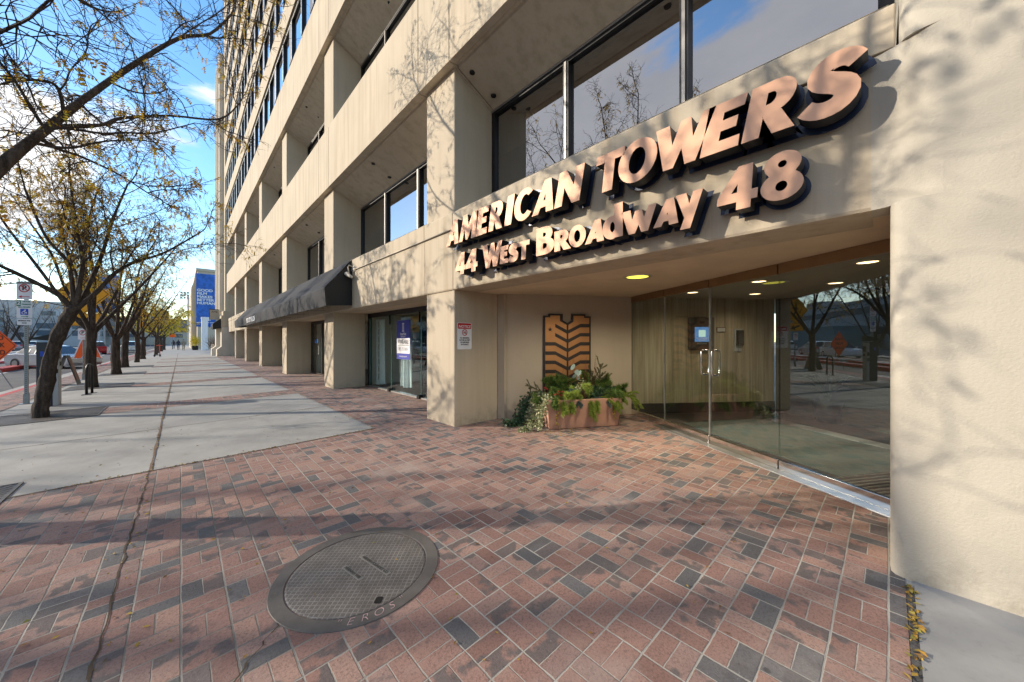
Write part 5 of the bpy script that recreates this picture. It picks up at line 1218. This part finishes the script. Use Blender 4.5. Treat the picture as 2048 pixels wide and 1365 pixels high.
# second post with the crossing warning
px, py = -2.93, 22.75
post('sign_post', 'steel post with the yellow crossing signs behind the second trunk', px, py, 4.7)
def diamond(nm, label, x, y, z, side, mat, a=-28, d=.004, grp=None):
    m = fr(x, y, z, a); t = thing(nm, label, 'sign', tuple(m.translation), grp); k = side
    q = Matrix.Rotation(R(45), 4, 'Z')
    obj(plate(MB(), m @ q, k, k, d, k * .05), 'board', mat, t)
    fm = MB()
    for i in range(4):
        mm = m @ Matrix.Rotation(R(45 + 90 * i), 4, 'Z'); bar(fm, mm, -k * .45, k * .455, k * .45, k * .455, k * .018)
    obj(fm, 'border', M['sblack'], t); return t, m
t, m = diamond('warning_sign', 'big yellow diamond pedestrian sign behind the second trunk', px, py, 3.50, 1.3, M['yellow'])
pe = MB()
ringm(pe, at(m, .0, .40), .001, .085, 16, .002)
for q in ((0, .30, -.02, -.02, .17), (-.02, .0, .13, -.38, .11), (-.02, .0, -.16, -.38, .11), (0, .25, .2, .06, .07), (0, .25, -.14, .1, .07), (-.14, .1, -.2, .0, .06), (.2, .06, .28, .12, .06)): bar(pe, m, *q)
obj(pe, 'walking_figure', M['sblack'], t)
m = fr(px, py, 2.43); t = thing('arrow_plate', 'yellow rectangular plate with a black arrow under the diamond', 'sign', tuple(m.translation))
obj(plate(MB(), m, 1.15, .52, .004, .04), 'board', M['yellow'], t)
a = bar(MB(), m, -.3, .08, .12, -.06, .11); a.add([tuple(m @ V(q)) for q in ((.36, -.15, .0015), (.0, -.2, .0015), (.16, .12, .0015))], [(0, 1, 2)]); obj(a, 'arrow', M['sblack'], t)
fm = MB()
for q in ((-.55, .235, .55, .235), (-.55, -.235, .55, -.235), (-.55, -.235, -.55, .235), (.55, -.235, .55, .235)): bar(fm, m, *q, .018)
obj(fm, 'border', M['sblack'], t)
m = fr(px, py, 1.83); t = thing('parking_sign', 'small no parking sign under the yellow plates, half behind the trunk', 'sign', tuple(m.translation))
obj(plate(MB(), m, .31, .46, .004, .03), 'board', M['white'], t); obj(ringm(MB(), at(m, 0, .06), .085, .108), 'ring', M['red'], t); text('P', 'lettering', M['sblack'], t, at(m, 0, .06), .17, bold=.006)
a = bar(MB(), m, -.08, -.16, .10, -.16, .016); obj(a, 'arrow', M['red'], t)
# road works
t, m = diamond('road_work_sign', 'orange ROAD WORK AHEAD diamond cut by the left edge', -5.0, 22.5, 1.37, 1.07, M['orange'], -35)
for s_, y in (('ROAD', .28), ('WORK', .02), ('AHEAD', -.25)): text(s_, 'lettering', M['sblack'], t, at(m, 0, y), .23, bold=.004)
st = MB()
for dx in (-.5, .5): st.tube([(-5.0 + dx * .9, 22.53 + dx * -.6, -.23), (-5.02, 22.55, .75)], .018, 6)
st.tube([(-5.02, 22.55, .55), (-5.02, 22.55, 1.1)], .02, 6); obj(st, 'stand', M['galv'], t)
t = thing('warning_flags', 'pair of orange flags with white edging drooping from a stand behind the second trunk', 'flags', (-3.6, 29.4, -.07))
fx, fy = -4.15, 29.6
for s_, pts in ((-1, [(0, 2.15), (-.34, 1.35), (-.62, .62), (-.30, .62), (-.05, 1.0)]), (1, [(0, 2.15), (.32, 1.5), (.68, .62), (.36, .70), (.05, 1.0)])):
    mb = MB().prism(pts, lambda a, b, c: (fx + .45 + a * .80, fy - a * .60 + c, b), -.01, .01); obj(mb, 'flag', M['orange'], t)
    mb = MB().prism([(pts[0][0], 2.16), (pts[1][0], 1.36 if s_ < 0 else 1.51), (pts[2][0], .62), (pts[2][0] + .05 * s_, .64), (pts[1][0] + .05 * s_, 1.40), (.05 * s_, 2.18)], lambda a, b, c: (fx + .45 + a * .8, fy - a * .6 + c, b), -.012, .012); obj(mb, 'edging', M['white'], t)
obj(MB().tube([(fx + .45, fy + .03, -.07), (fx + .45, fy + .03, 2.2)], .02, 6), 'pole', M['galv'], t)
# kiosk
kx, ky = -2.32, 14.15; z = zg(kx)
t = thing('parking_kiosk', 'black and grey parking pay kiosk with a slanted solar top behind the leaning tree', 'parking kiosk', (kx, ky, z))
obj(MB().box(kx - .22, kx + .02, ky - .15, ky + .15, z, z + 1.56), 'body', M['navy'], t, bev=.015)
obj(MB().box(kx + .022, kx + .12, ky - .14, ky + .14, z, z + 1.53), 'front_panel', M['grey'], t, bev=.012)
obj(MB().add([(kx - .30, ky - .18, z + 1.66), (kx + .12, ky - .18, z + 1.80), (kx + .12, ky + .18, z + 1.80), (kx - .30, ky + .18, z + 1.66), (kx - .30, ky - .18, z + 1.63), (kx + .12, ky - .18, z + 1.585), (kx + .12, ky + .18, z + 1.585), (kx - .30, ky + .18, z + 1.63)], [(0, 1, 2, 3), (7, 6, 5, 4), (0, 4, 5, 1), (1, 5, 6, 2), (2, 6, 7, 3), (3, 7, 4, 0)]), 'solar_top', M['black'], t)
obj(MB().box(kx - .16, kx - .10, ky - .158, ky - .151, z + 1.22, z + 1.34), 'info_sticker', M['blue'], t)
kb = MB().box(kx + .121, kx + .128, ky - .10, ky + .10, z + 1.15, z + 1.38); obj(kb, 'display', M['dark2'], t)
obj(MB().box(kx + .121, kx + .135, ky - .05, ky + .05, z + .98, z + 1.08).box(kx + .04, kx + .07, ky - .147, ky - .141, z + .8, z + .9).box(kx + .08, kx + .11, ky - .147, ky - .141, z + .8, z + .9).box(kx + .035, kx + .105, ky - .147, ky - .141, z + 1.0, z + 1.14), 'slots', M['black'], t)
t = thing('sandwich_board', 'dark A frame sandwich board standing behind the kiosk', 'sandwich board', (-3.1, 20.7, -.06))
ax, ay = -3.08, 20.7
for s_ in (-1, 1):
    mb = MB().add([(ax + s_ * .30 + i * .012, ay - .33, -.062) for i in (0, 1)] + [(ax + s_ * .30 + i * .012, ay + .33, -.062) for i in (0, 1)] + [(ax + s_ * .03 + i * .012, ay - .30, 1.0) for i in (0, 1)] + [(ax + s_ * .03 + i * .012, ay + .30, 1.0) for i in (0, 1)], [(0, 1, 3, 2), (4, 5, 7, 6), (0, 4, 6, 2), (1, 5, 7, 3), (0, 1, 5, 4), (2, 3, 7, 6)])
    obj(mb, 'panel', M['navy'], t)
obj(MB().box(ax - .06, ax + .06, ay - .1, ay + .1, .99, 1.02), 'hinge', M['black'], t)
obj(MB().add([(ax + .285, ay - .26, .1), (ax + .285, ay + .26, .1), (ax + .075, ay + .24, .92), (ax + .075, ay - .24, .92)], [(0, 1, 2, 3)]), 'poster', pm('board_poster', (.22, .12, .09), .6, var=.7, vs=6), t)
rx, ry = -2.0, 16.35; z = zg(rx); t = thing('bike_rack', 'black steel bicycle hoop bolted to the pavement', 'bike rack', (rx, ry, z))
pts = [(rx - .03, ry - .19, z), (rx - .03, ry - .19, z + .72)] + [(rx - .0 + .03 * math.cos(a) * -1, ry - .19 * math.cos(a), z + .72 + .17 * math.sin(a)) for a in [math.pi * i / 10 for i in range(1, 10)]] + [(rx + .03, ry + .19, z + .72), (rx + .03, ry + .19, z)]
obj(MB().tube(pts, .03, 10), 'hoop', M['black'], t, smooth=True)
bz = MB().box(rx - .03 - .09, rx - .03 + .09, ry - .28, ry - .10, z - .002, z + .012).box(rx - .06, rx + .12, ry + .10, ry + .28, z - .002, z + .012); obj(bz, 'base_plate', M['black'], t)
# delineator posts and scooters
for (x, y, lb) in ((-7.7, 55, 'white lane delineator on the red island, nearer one'), (-7.0, 72, 'white lane delineator farther down the lane')):
    t = thing('delineator', lb, 'bollard', (x, y, -.2), 'white delineators'); obj(MB().tube([(x, y, -.18), (x, y, .95)], .06, 8), 'post', M['white'], t); obj(MB().lathe([(.3, 0), (.28, .06), (.1, .1)], (x, y, -.2), 14), 'foot', M['redpaint'], t)
def scooter(x, y, rz, label):
    t = thing('scooter', label, 'scooter', (x, y, zg(x)), 'orange rental scooters', rz)
    obj(MB().box(-.5, .45, -.08, .08, .12, .17), 'deck', M['black'], t, local=True)
    obj(MB().tube([(.48, 0, .12), (.40, 0, 1.1)], .035, 8), 'stem', M['scoot'], t, local=True)
    obj(MB().tube([(.40, -.24, 1.12), (.40, .24, 1.12)], .022, 6), 'handlebar', M['scoot'], t, local=True)
    for a in (-.48, .52):
        obj(MB().tube([(a, -.03, .12), (a, .03, .12)], .12, 14), 'wheel', M['tyre'], t, local=True)
scooter(-1.75, 50.5, 1.2, 'orange rental scooter parked beside the row of trunks'); scooter(-2.2, 61.5, 1.5, 'orange rental scooter farther off near the yellow trees')
t = thing('street_lamp', 'black street lamp post beyond the scooters', 'street lamp', (-3.0, 56, -.06))
obj(MB().lathe([(.2, 0), (.2, .5), (.12, .7), (.08, 1.0), (.06, 4.6)], (-3.0, 56, -.06), 12), 'post', M['black'], t, smooth=True); obj(MB().lathe([(.05, 4.6), (.2, 4.75), (.24, 5.1), (.1, 5.4), (.02, 5.5)], (-3.0, 56, -.06), 12), 'lantern', M['white'], t, smooth=True)
diamond('warning_sign', 'smaller yellow diamond between the far trunks', -2.7, 48.5, 4.1, .95, M['yellow'])
obj_t = thing('sign_post', 'thin post under the smaller far yellow diamond', 'sign post', (-2.68, 48.55, -.06)); obj(MB().box(-2.71, -2.65, 48.55, 48.61, -.06, 4.8), 'post', M['galv'], obj_t)
m = fr(-2.7, 48.5, 3.1); obj(plate(MB(), m, .7, .5, .004, .04), 'plate', M['yellow'], obj_t)
t = thing('lane_sign', 'small orange works sign far up the street', 'sign', (-1.2, 92, 2)); m = fr(-1.2, 92, 2.6, -10); obj(plate(MB(), m, .9, .7, .02, .04), 'board', M['orange'], t); obj(MB().box(-1.25, -1.15, 92, 92.1, -.02, 2.6), 'post', M['galv'], t)

# ------------------------------------------------------------------ vehicles
def car(nm, label, cat, loc, rz, L, Wd, H, body, style, grp):
    t = thing(nm, label, cat, loc, grp, rz); hw = Wd / 2; r = .33
    hood = .56 * H if style != 'suv' else .60 * H
    if style == 'sedan': low = [(-.5, .30), (-.5, .52), (-.485, .62), (-.33, .655), (-.14, .64), (.22, .63), (.44, .53), (.495, .42), (.5, .25)]; cab = [(-.36, .64), (-.22, .97), (-.05, 1.0), (.06, .96), (.24, .62)]
    elif style == 'van': low = [(-.5, .22), (-.5, .58), (-.49, .62), (-.2, .60), (.26, .57), (.44, .47), (.495, .38), (.5, .2)]; cab = [(-.485, .60), (-.44, .96), (-.2, 1.0), (.06, .97), (.30, .56)]
    else: low = [(-.5, .25), (-.5, .58), (-.49, .62), (-.2, .61), (.2, .60), (.45, .52), (.495, .42), (.5, .22)]; cab = [(-.48, .60), (-.44, .95), (-.2, 1.0), (.05, .97), (.20, .59)]
    low = [(-.47, .12)] + low + [(.47, .12)]
    def loft(prof, ws, zk):      # cross-sections across the car, narrower at the sides
        mb = MB(); n = len(prof); vs = []
        for w, k in ws:
            cx = sum(a for a, b in prof) / n; cz = sum(b for a, b in prof) / n
            vs += [((cx + (a - cx) * k) * L, w * hw * (1 - zk * max(0, b - .6) / .4), (cz + (b - cz) * (k if zk == 0 else 1)) * H) for a, b in prof]
        fs = [tuple(range(n)), tuple(range(len(vs) - 1, len(vs) - n - 1, -1))]
        for i in range(len(ws) - 1): fs += [(i * n + j, (i + 1) * n + j, (i + 1) * n + (j + 1) % n, i * n + (j + 1) % n) for j in range(n)]
        return mb.add(vs, fs)
    obj(loft(low, ((-1, .95), (-.93, .99), (0, 1.0), (.93, .99), (1, .95)), 0), 'body', body, t, local=True, bev=.03)
    obj(loft(cab, ((-.9, 1), (0, 1.0), (.9, 1)), .28), 'cabin', M['carglass'] if False else M['cdark'], t, local=True, bev=.03)
    roof = [(cab[1][0] - .005, cab[1][1] - .02), (cab[2][0], 1.012), (cab[3][0] + .005, cab[3][1] - .02), (cab[3][0] - .01, cab[3][1] - .05), (cab[2][0], .965), (cab[1][0] + .01, cab[1][1] - .05)]
    obj(loft(roof, ((-.92, 1), (0, 1), (.92, 1)), .28), 'roof', body, t, local=True, bev=.02)
    pl_ = MB()
    for a in (cab[1][0] + .06, -.06, cab[3][0] - .01):
        for s_ in (-1, 1): pl_.add([(a * L, s_ * hw * .905, .62 * H), ((a + .018) * L, s_ * hw * .905, .62 * H), ((a + .018) * L, s_ * hw * .665, .96 * H), (a * L, s_ * hw * .665, .96 * H)], [(0, 1, 2, 3)])
    obj(pl_, 'pillars', body, t, local=True)
    for a in (-.31, .31):
        for s_ in (-1, 1):
            w_ = obj(MB().tube([(a * L, s_ * (hw - .2), r), (a * L, s_ * (hw + .012), r)], r, 20), 'wheel', M['tyre'], t, local=True)
            obj(MB().tube([(a * L, s_ * (hw + .013), r), (a * L, s_ * (hw + .022), r)], r * .62, 16), 'rim', M['alu'], w_, local=True)
    for s_ in (-1, 1):
        obj(MB().box(.455 * L, .494 * L, s_ * hw * .55, s_ * hw * .93, .42 * H, .50 * H) if s_ > 0 else MB().box(.455 * L, .494 * L, s_ * hw * .93, s_ * hw * .55, .42 * H, .50 * H), 'headlight', M['head'], t, local=True)
        lo_, hi_ = sorted((s_ * hw * .60, s_ * hw * .95)); obj(MB().box(-.506 * L, -.46 * L, lo_, hi_, .50 * H, .60 * H), 'tail_light', M['tail'], t, local=True)
        lo_, hi_ = sorted((s_ * hw * 1.0, s_ * hw * 1.14)); obj(MB().box(.16 * L, .19 * L, lo_, hi_, .60 * H, .68 * H), 'mirror', body, t, local=True)
    return t
CG = 'cars on the street'
car('car', 'silver saloon turning out across the street behind the kiosk', 'car', (-6.1, 37.8, -.235), math.atan2(-.74, .67), 4.8, 1.8, 1.50, M['silver'], 'sedan', CG)
sv = car('car', 'silver minivan parked across the street, reflected in the doors', 'car', (-15.5, 52, -.235), 1.57, 5.0, 1.95, 1.75, M['silver'], 'van', CG)
wv = car('car', 'white sport utility car in the far lane beyond the left edge', 'car', (-14.6, 44, -.235), -1.57, 4.7, 1.9, 1.75, M['cwhite'], 'suv', CG)
rd = car('car', 'dark red car seen between the trunks of the second and third trees', 'car', (-8.6, 74, -.235), 1.75, 4.8, 1.9, 1.75, M['cred'], 'suv', CG)
dup(sv, (-5.9, 83, -.235), 1.62, 'silver grey car waiting far off right of the third trunk')
for k, (src, y, lb) in enumerate(((wv, 84, 'white parked car across the street, leftmost of the row behind the sign post'), (sv, 92, 'silver parked van across the street, just right of the leftmost white one'), (wv, 100, 'white parked car across the street straight behind the sign post'),
        (rd, 109, 'dark red parked car across the street in the middle of the parked row'), (sv, 118, 'silver parked van across the street left of the leaning trunk'), (wv, 128, 'white parked car across the street, last before the leaning trunk'))):
    dup(src, (-23.5, y, -.228), 1.57 + .03 * (-1) ** k, lb, group='parked cars across the street')

# ------------------------------------------------------------------ far buildings
def block(nm, label, x0, x1, y0, y1, h, mat, rows, cols=0, side=True, z0=-.2, cat='building'):
    t = thing(nm, label, cat, ((x0 + x1) / 2, (y0 + y1) / 2, z0))
    obj(MB().box(x0, x1, y0, y1, z0, h), 'wall', mat, t); obj(MB().box(x0 - .2, x1 + .2, y0 - .2, y1 + .2, h + .01, h + .5), 'parapet', mat, t)
    for r in range(rows):
        zz = 3.2 + (h - 4) * r / max(rows, 1)
        n = max(2, min(24, int((y1 - y0) / 5)))
        for k in range(n): a = y0 + (y1 - y0) * (k + .2) / n; obj(MB().box(x1 + .001, x1 + .06, a, a + (y1 - y0) / n * .6, zz, zz + 1.7), 'window', M['farglass'], t)
        n = max(2, min(8, int((x1 - x0) / 5)))
        for k in range(n): a = x0 + (x1 - x0) * (k + .2) / n; obj(MB().box(a, a + (x1 - x0) / n * .6, y0 - .06, y0 - .001, zz, zz + 1.7), 'window', M['farglass'], t)
    return t
b1 = block('car_park_building', 'long pale concrete block with a dark upper band across the street', -75, -48, -60, 225, 11.5, M['farw'], 1)
obj(MB().box(-74, -47.9, -60, 225, 8.4, 10.0), 'upper_band', M['farg'], b1)
for y, h in ((150, 3.5), (185, 4), (60, 3), (20, 4)): obj(MB().box(-62, -55, y, y + 9, 12.0, 12 + h), 'plant_room', M['farw'], b1)
block('low_shop', 'low teal clad building behind the bare trees at the left', -46, -38, 100, 150, 4.6, M['teal'], 0)
block('office_block', 'grey office block far across the street behind the trees', -60, -36, 232, 270, 17, M['farw'], 3)
block('brick_block', 'dull brown brick block beyond the traffic lights', -40, -16, 240, 300, 12, M['farg'], 2)
block('white_block', 'white building beyond the parked cars at the far end', -34, -20, 180, 225, 8.5, M['farw'], 2)
th = block('banner_building', 'tan stone building beyond the block carrying the tall blue banner', 2.3, 24, 90.5, 125, 15, M['fartan'], 0)
obj(MB().prism([(1.5, 12.4), (2.29, 14.6), (2.29, 0), (1.5, 0)], lambda a, b, c: (a, c, b), 96, 125), 'side_wing', M['fartan'], th)
t = thing('film_banner', 'tall blue banner reading GOOD FILM MAKES BETTER HUMANS on the tan building', 'banner', (3.5, 90.4, 4))
bm = frame((3.55, 90.42, 9.4), (1, 0, 0), (0, 0, 1)); obj(plate(MB(), bm, 2.9, 10.2, .05, .02), 'sheet', M['bblue'], t)
for i, s_ in enumerate(('GOOD', 'FILM', 'MAKES', 'BETTER', 'HUMANS')): text(s_, 'lettering', M['white'], t, at(bm, -1.33, 1.9 - .62 * i, .02), .66, .01, 'LEFT', xs=1.12, bold=.022)
obj(plate(MB(), at(bm, .25, -3.6, .02), .75, .75, .01, .05), 'logo', M['white'], t); obj(bar(MB(), bm, -1.4, -4.3, 1.4, -4.3, .1, .02), 'footer_line', M['white'], t)
t = thing('portal_column', 'white square column standing before the banner building', 'column', (3.0, 78, 0)); obj(MB().box(2.45, 2.95, 77, 78, 0, 5.2), 'shaft', M['white'], t, bev=.04); obj(MB().box(2.4, 3.0, 76.95, 78.05, 5.2, 5.5), 'cap', M['white'], t)
t = thing('portal_column', 'second white column right behind the first', 'column', (3.3, 84, 0)); obj(MB().box(3.0, 3.5, 83, 84, 0, 5.2), 'shaft', M['white'], t, bev=.04); obj(MB().box(2.95, 3.55, 82.95, 84.05, 5.2, 5.5), 'cap', M['white'], t)
op = block('overpass', 'dark overpass closing the far end of the pavement', -30, 14, 190, 205, 9.5, M['farg'], 0, z0=5.2, cat='overpass')
obj(MB().box(-3, -1.8, 190, 205, -.2, 5.2).box(9, 10.4, 190, 205, -.2, 5.2), 'pier', M['farw'], op)
block('end_building', 'tan building standing beyond the overpass', -26, 30, 232, 262, 11, M['fartan'], 2)
t = thing('floodlights', 'rack of stadium floodlights on a mast above the yellow trees', 'floodlights', (1.6, 149, 0))
obj(MB().tube([(1.6, 149, 0), (1.6, 149, 16)], .2, 8), 'mast', M['grey'], t); mb = MB()
for i in range(5):
    for j in range(3): mb.box(-.2 + i * .75, .35 + i * .75, 148.6, 148.9, 14.6 + j * .8, 15.2 + j * .8)
obj(mb, 'lamps', M['grey'], t)
t = thing('bare_shrub', 'reddish brown bare shrub growing before the banner building', 'shrub', (3.6, 66, .06)); rb_ = random.Random(6); st = MB()
for _ in range(220):
    a = rb_.uniform(0, 6.28); L = rb_.uniform(1.4, 2.6); d = V((math.cos(a) * .45, math.sin(a) * .45, 1)).normalized(); p = V((3.7 + rb_.uniform(-.5, .7), 66 + rb_.uniform(-2, 2), .1)); pts = [p]
    for i in range(4): d = (d + V((rb_.gauss(0, .14), rb_.gauss(0, .14), 0))).normalized(); p = p + d * L / 4; pts.append(p)
    st.tube(pts, [.02, .017, .013, .01, .006], 3, False)
obj(st, 'stems', M['bushr'], t)
for (x, y, lb) in ((1.75, 79, 'dark square tub with a golden shrub beside the white columns'), (1.75, 84, 'second dark tub with a golden shrub behind the first')):
    t = thing('shrub_tub', lb, 'planter', (x, y, .03), 'shrub tubs'); obj(MB().box(x - .35, x + .35, y - .35, y + .35, .03, .75), 'tub', M['black'], t, bev=.03); lv = MB(); rq = random.Random(int(y))
    for _ in range(420):
        c = V((x, y, 1.5)) + V((rq.gauss(0, .33), rq.gauss(0, .33), rq.gauss(0, .42))); a = V((rq.gauss(0, 1), rq.gauss(0, 1), rq.gauss(0, 1))).normalized() * .09; b = a.cross(V((rq.gauss(0, 1), rq.gauss(0, 1), 1))).normalized() * .06; lv.quad(c - a, c + b, c + a, c - b)
    obj(lv, 'shrub', M['leafy2'], t)
t = thing('low_post', 'pale square gate post in front of the far shrub', 'post', (2.75, 53, .05)); obj(MB().box(2.5, 2.85, 52.8, 53.2, .05, 1.0), 'shaft', M['wing'], t, bev=.02); obj(MB().box(2.55, 2.8, 52.85, 53.15, 1.0, 1.2), 'cap', M['wing'], t, bev=.02)
# banners and signals over the street
t = thing('street_banner', 'blue banner with NUTCRACKER in gold behind the second trunk', 'banner', (-9.6, 91, 5)); bm = frame((-9.5, 91, 9.6), (.95, -.3, 0), (0, 0, 1)); obj(plate(MB(), bm, 3.6, 6.4, .06, .05), 'sheet', M['lblue'], t)
text('NUTCRACKER', 'lettering', M['gold'], t, bm @ Matrix.Translation((-.75, .6, .04)) @ Matrix.Rotation(R(90), 4, 'Z'), 1.0, .01, bold=.03, xs=.85)
obj(MB().box(-9.6, -9.4, 91.1, 91.3, -.2, 13), 'pole', M['grey'], t)
t = thing('street_banner', 'plain light blue banner right of the fifth trunk', 'banner', (-3.2, 105, 5)); bm = frame((-3.25, 105, 6.1), (1, 0, 0), (0, 0, 1)); obj(plate(MB(), bm, 2.6, 2.7, .05, .04), 'sheet', M['lblue'], t); obj(MB().box(-4.62, -4.56, 105, 105.1, 0, 7.5), 'pole', M['grey'], t); obj(plate(MB(), at(bm, 0, 1.65, 0), 2.6, .5, .05, .02), 'top_strip', M['black'], t)
t = thing('traffic_signal', 'traffic signal showing green beyond the third trunk', 'traffic light', (-7.5, 89, 0)); obj(MB().tube([(-9.8, 89, -.2), (-9.8, 89, 5.4), (-7.4, 89, 5.5)], .09, 8), 'mast', M['grey'], t)
obj(MB().box(-7.75, -7.3, 88.7, 89, 3.9, 5.2), 'housing', M['black'], t, bev=.03)
lens = MB().lathe([(.001, 0), (.16, -.02)], (0, 0, 0), 14, False); lens.v = [(-7.52 + a, 88.69 + c, 4.2 + b) for a, b, c in lens.v]; obj(lens, 'green_lens', M['tlg'], t)

# ------------------------------------------------------------------ people far down the pavement
def person(label, x, y, rz, top, legs, step):
    t = thing('person', label, 'person', (x, y, zg(x)), 'walkers far down the pavement', rz)
    me = bpy.data.meshes.new('body')
    vs = [(0, 0, .95), (0, 0, 1.2), (0, 0, 1.42), (0, 0, 1.52), (0, .02, 1.66), (.11, 0, .92), (.12, step, .5), (.12, step * .6, .06), (.12, step * .6 + .16, .03), (-.11, 0, .92), (-.12, -step * .6, .5), (-.12, -step * 1.6, .08), (-.12, -step * 1.6 + .15, .03), (.20, 0, 1.40), (.26, -.06, 1.12), (.25, .08, .88), (-.20, 0, 1.40), (-.26, .05, 1.12), (-.25, .16, .9)]
    es = [(0, 1), (1, 2), (2, 3), (3, 4), (0, 5), (5, 6), (6, 7), (7, 8), (0, 9), (9, 10), (10, 11), (11, 12), (2, 13), (13, 14), (14, 15), (2, 16), (16, 17), (17, 18)]
    rad = [.15, .155, .15, .06, .11, .10, .07, .05, .045, .10, .07, .05, .045, .07, .05, .04, .07, .05, .04]
    me.from_pydata(vs, es, []); o = bpy.data.objects.new('body', me); COL.objects.link(o); o.parent = t
    o.modifiers.new('skin', 'SKIN'); sv_ = me.skin_vertices[0].data
    for q, r in zip(sv_, rad): q.radius = (r, r)
    sv_[0].use_root = True; o.modifiers.new('sub', 'SUBSURF').levels = 1; o.modifiers['sub'].render_levels = 1
    me.materials.append(top)
    obj(MB().ball((0, .02, 1.72), (.095, .11, .10), 10), 'hair', M['hair'], t, local=True, smooth=True)
    obj(MB().ball((0, .075, 1.655), (.075, .07, .095), 10), 'face', M['skin'], t, local=True, smooth=True)
person('walker in tan clothing in the middle of the far pavement', .30, 78, 3.3, M['cloth2'], None, .22)
person('walker in dark clothing left of the tan one on the far pavement', -.35, 86, .2, M['cloth1'], None, .18)
person('farthest walker in a dark coat near the overpass', -1.1, 97, .1, M['cloth1'], None, .2)
flush()
# ------------------------------------------------------------------ sky, sun, camera
EL_, AZ = R(19.5), math.atan2(.67, -.74)       # direction towards the sun
sd = V((math.cos(EL_) * math.cos(AZ), math.cos(EL_) * math.sin(AZ), math.sin(EL_)))
w = bpy.data.worlds.new('World'); scn.world = w; w.use_nodes = True
nt = w.node_tree; nt.nodes.clear(); k = NT('', nt)
sky = k.n('ShaderNodeTexSky', sky_type='NISHITA'); sky.sun_disc = False; sky.sun_elevation = EL_
sky.sun_rotation = math.atan2(sd.x, sd.y); sky.air_density = 1.0; sky.dust_density = .25; sky.ozone_density = 1.6
co = k.coord('Generated'); x, y, z = k.sep(co)
cv = k.comb(x, y, k.math('MULTIPLY', z, 2.2))
c1 = k.noise(k.mapv(cv, (1, 1, 1), (.35, 1.1, .2)), 2.0, 7, .58, .3)
bias = k.math('MULTIPLY', k.sstep(k.math('MULTIPLY', x, -1), .2, .7), .22)
hz = k.math('MULTIPLY', k.math('SUBTRACT', 1, k.sstep(z, .02, .25)), .06)
dv = k.n('ShaderNodeVectorMath', operation='DOT_PRODUCT'); k.put(dv.inputs[0], co); dv.inputs[1].default_value = V((-.22, .93, .30)).normalized()
bank = k.math('MULTIPLY', k.sstep(dv.outputs['Value'], .988, .9992), .15)
mask = k.sstep(k.math('ADD', k.math('ADD', k.math('ADD', c1, bank), bias), hz), .60, .70)
c2 = k.noise(cv, 4.2, 6, .6)
cloud = k.ramp(c2, [(.3, (.60, .62, .69)), (.62, (1, .99, .97))])
cloud = k.mix(k.math('MULTIPLY', k.sstep(k.math('MULTIPLY', x, -1), .15, .7), .75), cloud, (.52, .52, .58))
b1 = k.n('ShaderNodeBackground'); hs = k.n('ShaderNodeHueSaturation'); hs.inputs['Saturation'].default_value = 1.25; hs.inputs['Value'].default_value = .9; k.put(hs.inputs['Color'], sky.outputs[0]); k.put(b1.inputs[0], hs.outputs[0]); b1.inputs[1].default_value = .15
b2 = k.n('ShaderNodeBackground'); k.put(b2.inputs[0], cloud); b2.inputs[1].default_value = .62
mx = k.n('ShaderNodeMixShader'); k.put(mx.inputs[0], mask)
nt.links.new(b1.outputs[0], mx.inputs[1]); nt.links.new(b2.outputs[0], mx.inputs[2])
o = k.n('ShaderNodeOutputWorld'); nt.links.new(mx.outputs[0], o.inputs[0])
ld = bpy.data.lights.new('sun', 'SUN'); ld.energy = 2.4; ld.angle = R(.53); ld.color = (1, .89, .75)
lo = bpy.data.objects.new('sun', ld); COL.objects.link(lo); lo.location = sd * 50
lo.rotation_euler = (-sd).to_track_quat('-Z', 'Y').to_euler()
cd = bpy.data.cameras.new('camera'); cd.sensor_width = 36; cd.lens = 706 / 2048 * 36; cd.clip_start = .05; cd.clip_end = 3000
cam = bpy.data.objects.new('camera', cd); COL.objects.link(cam); cam.location = (0, 0, 1.545)
cam.rotation_euler = (R(90), 0, -math.atan(662 / 706.)); scn.camera = cam
scn.view_settings.view_transform = 'Standard'; scn.view_settings.look = 'None'; scn.view_settings.gamma = 1
scn.view_settings.exposure = 1.34
try:
    scn.cycles.use_denoising = True; scn.cycles.denoiser = 'OPENIMAGEDENOISE'
except Exception: pass
scn.cycles.max_bounces = 8; scn.cycles.transparent_max_bounces = 16; scn.cycles.diffuse_bounces = 6; scn.cycles.glossy_bounces = 4
scn.cycles.sample_clamp_indirect = 6; scn.cycles.caustics_reflective = False; scn.cycles.caustics_refractive = False
scn.render.resolution_x = 1024; scn.render.resolution_y = 682
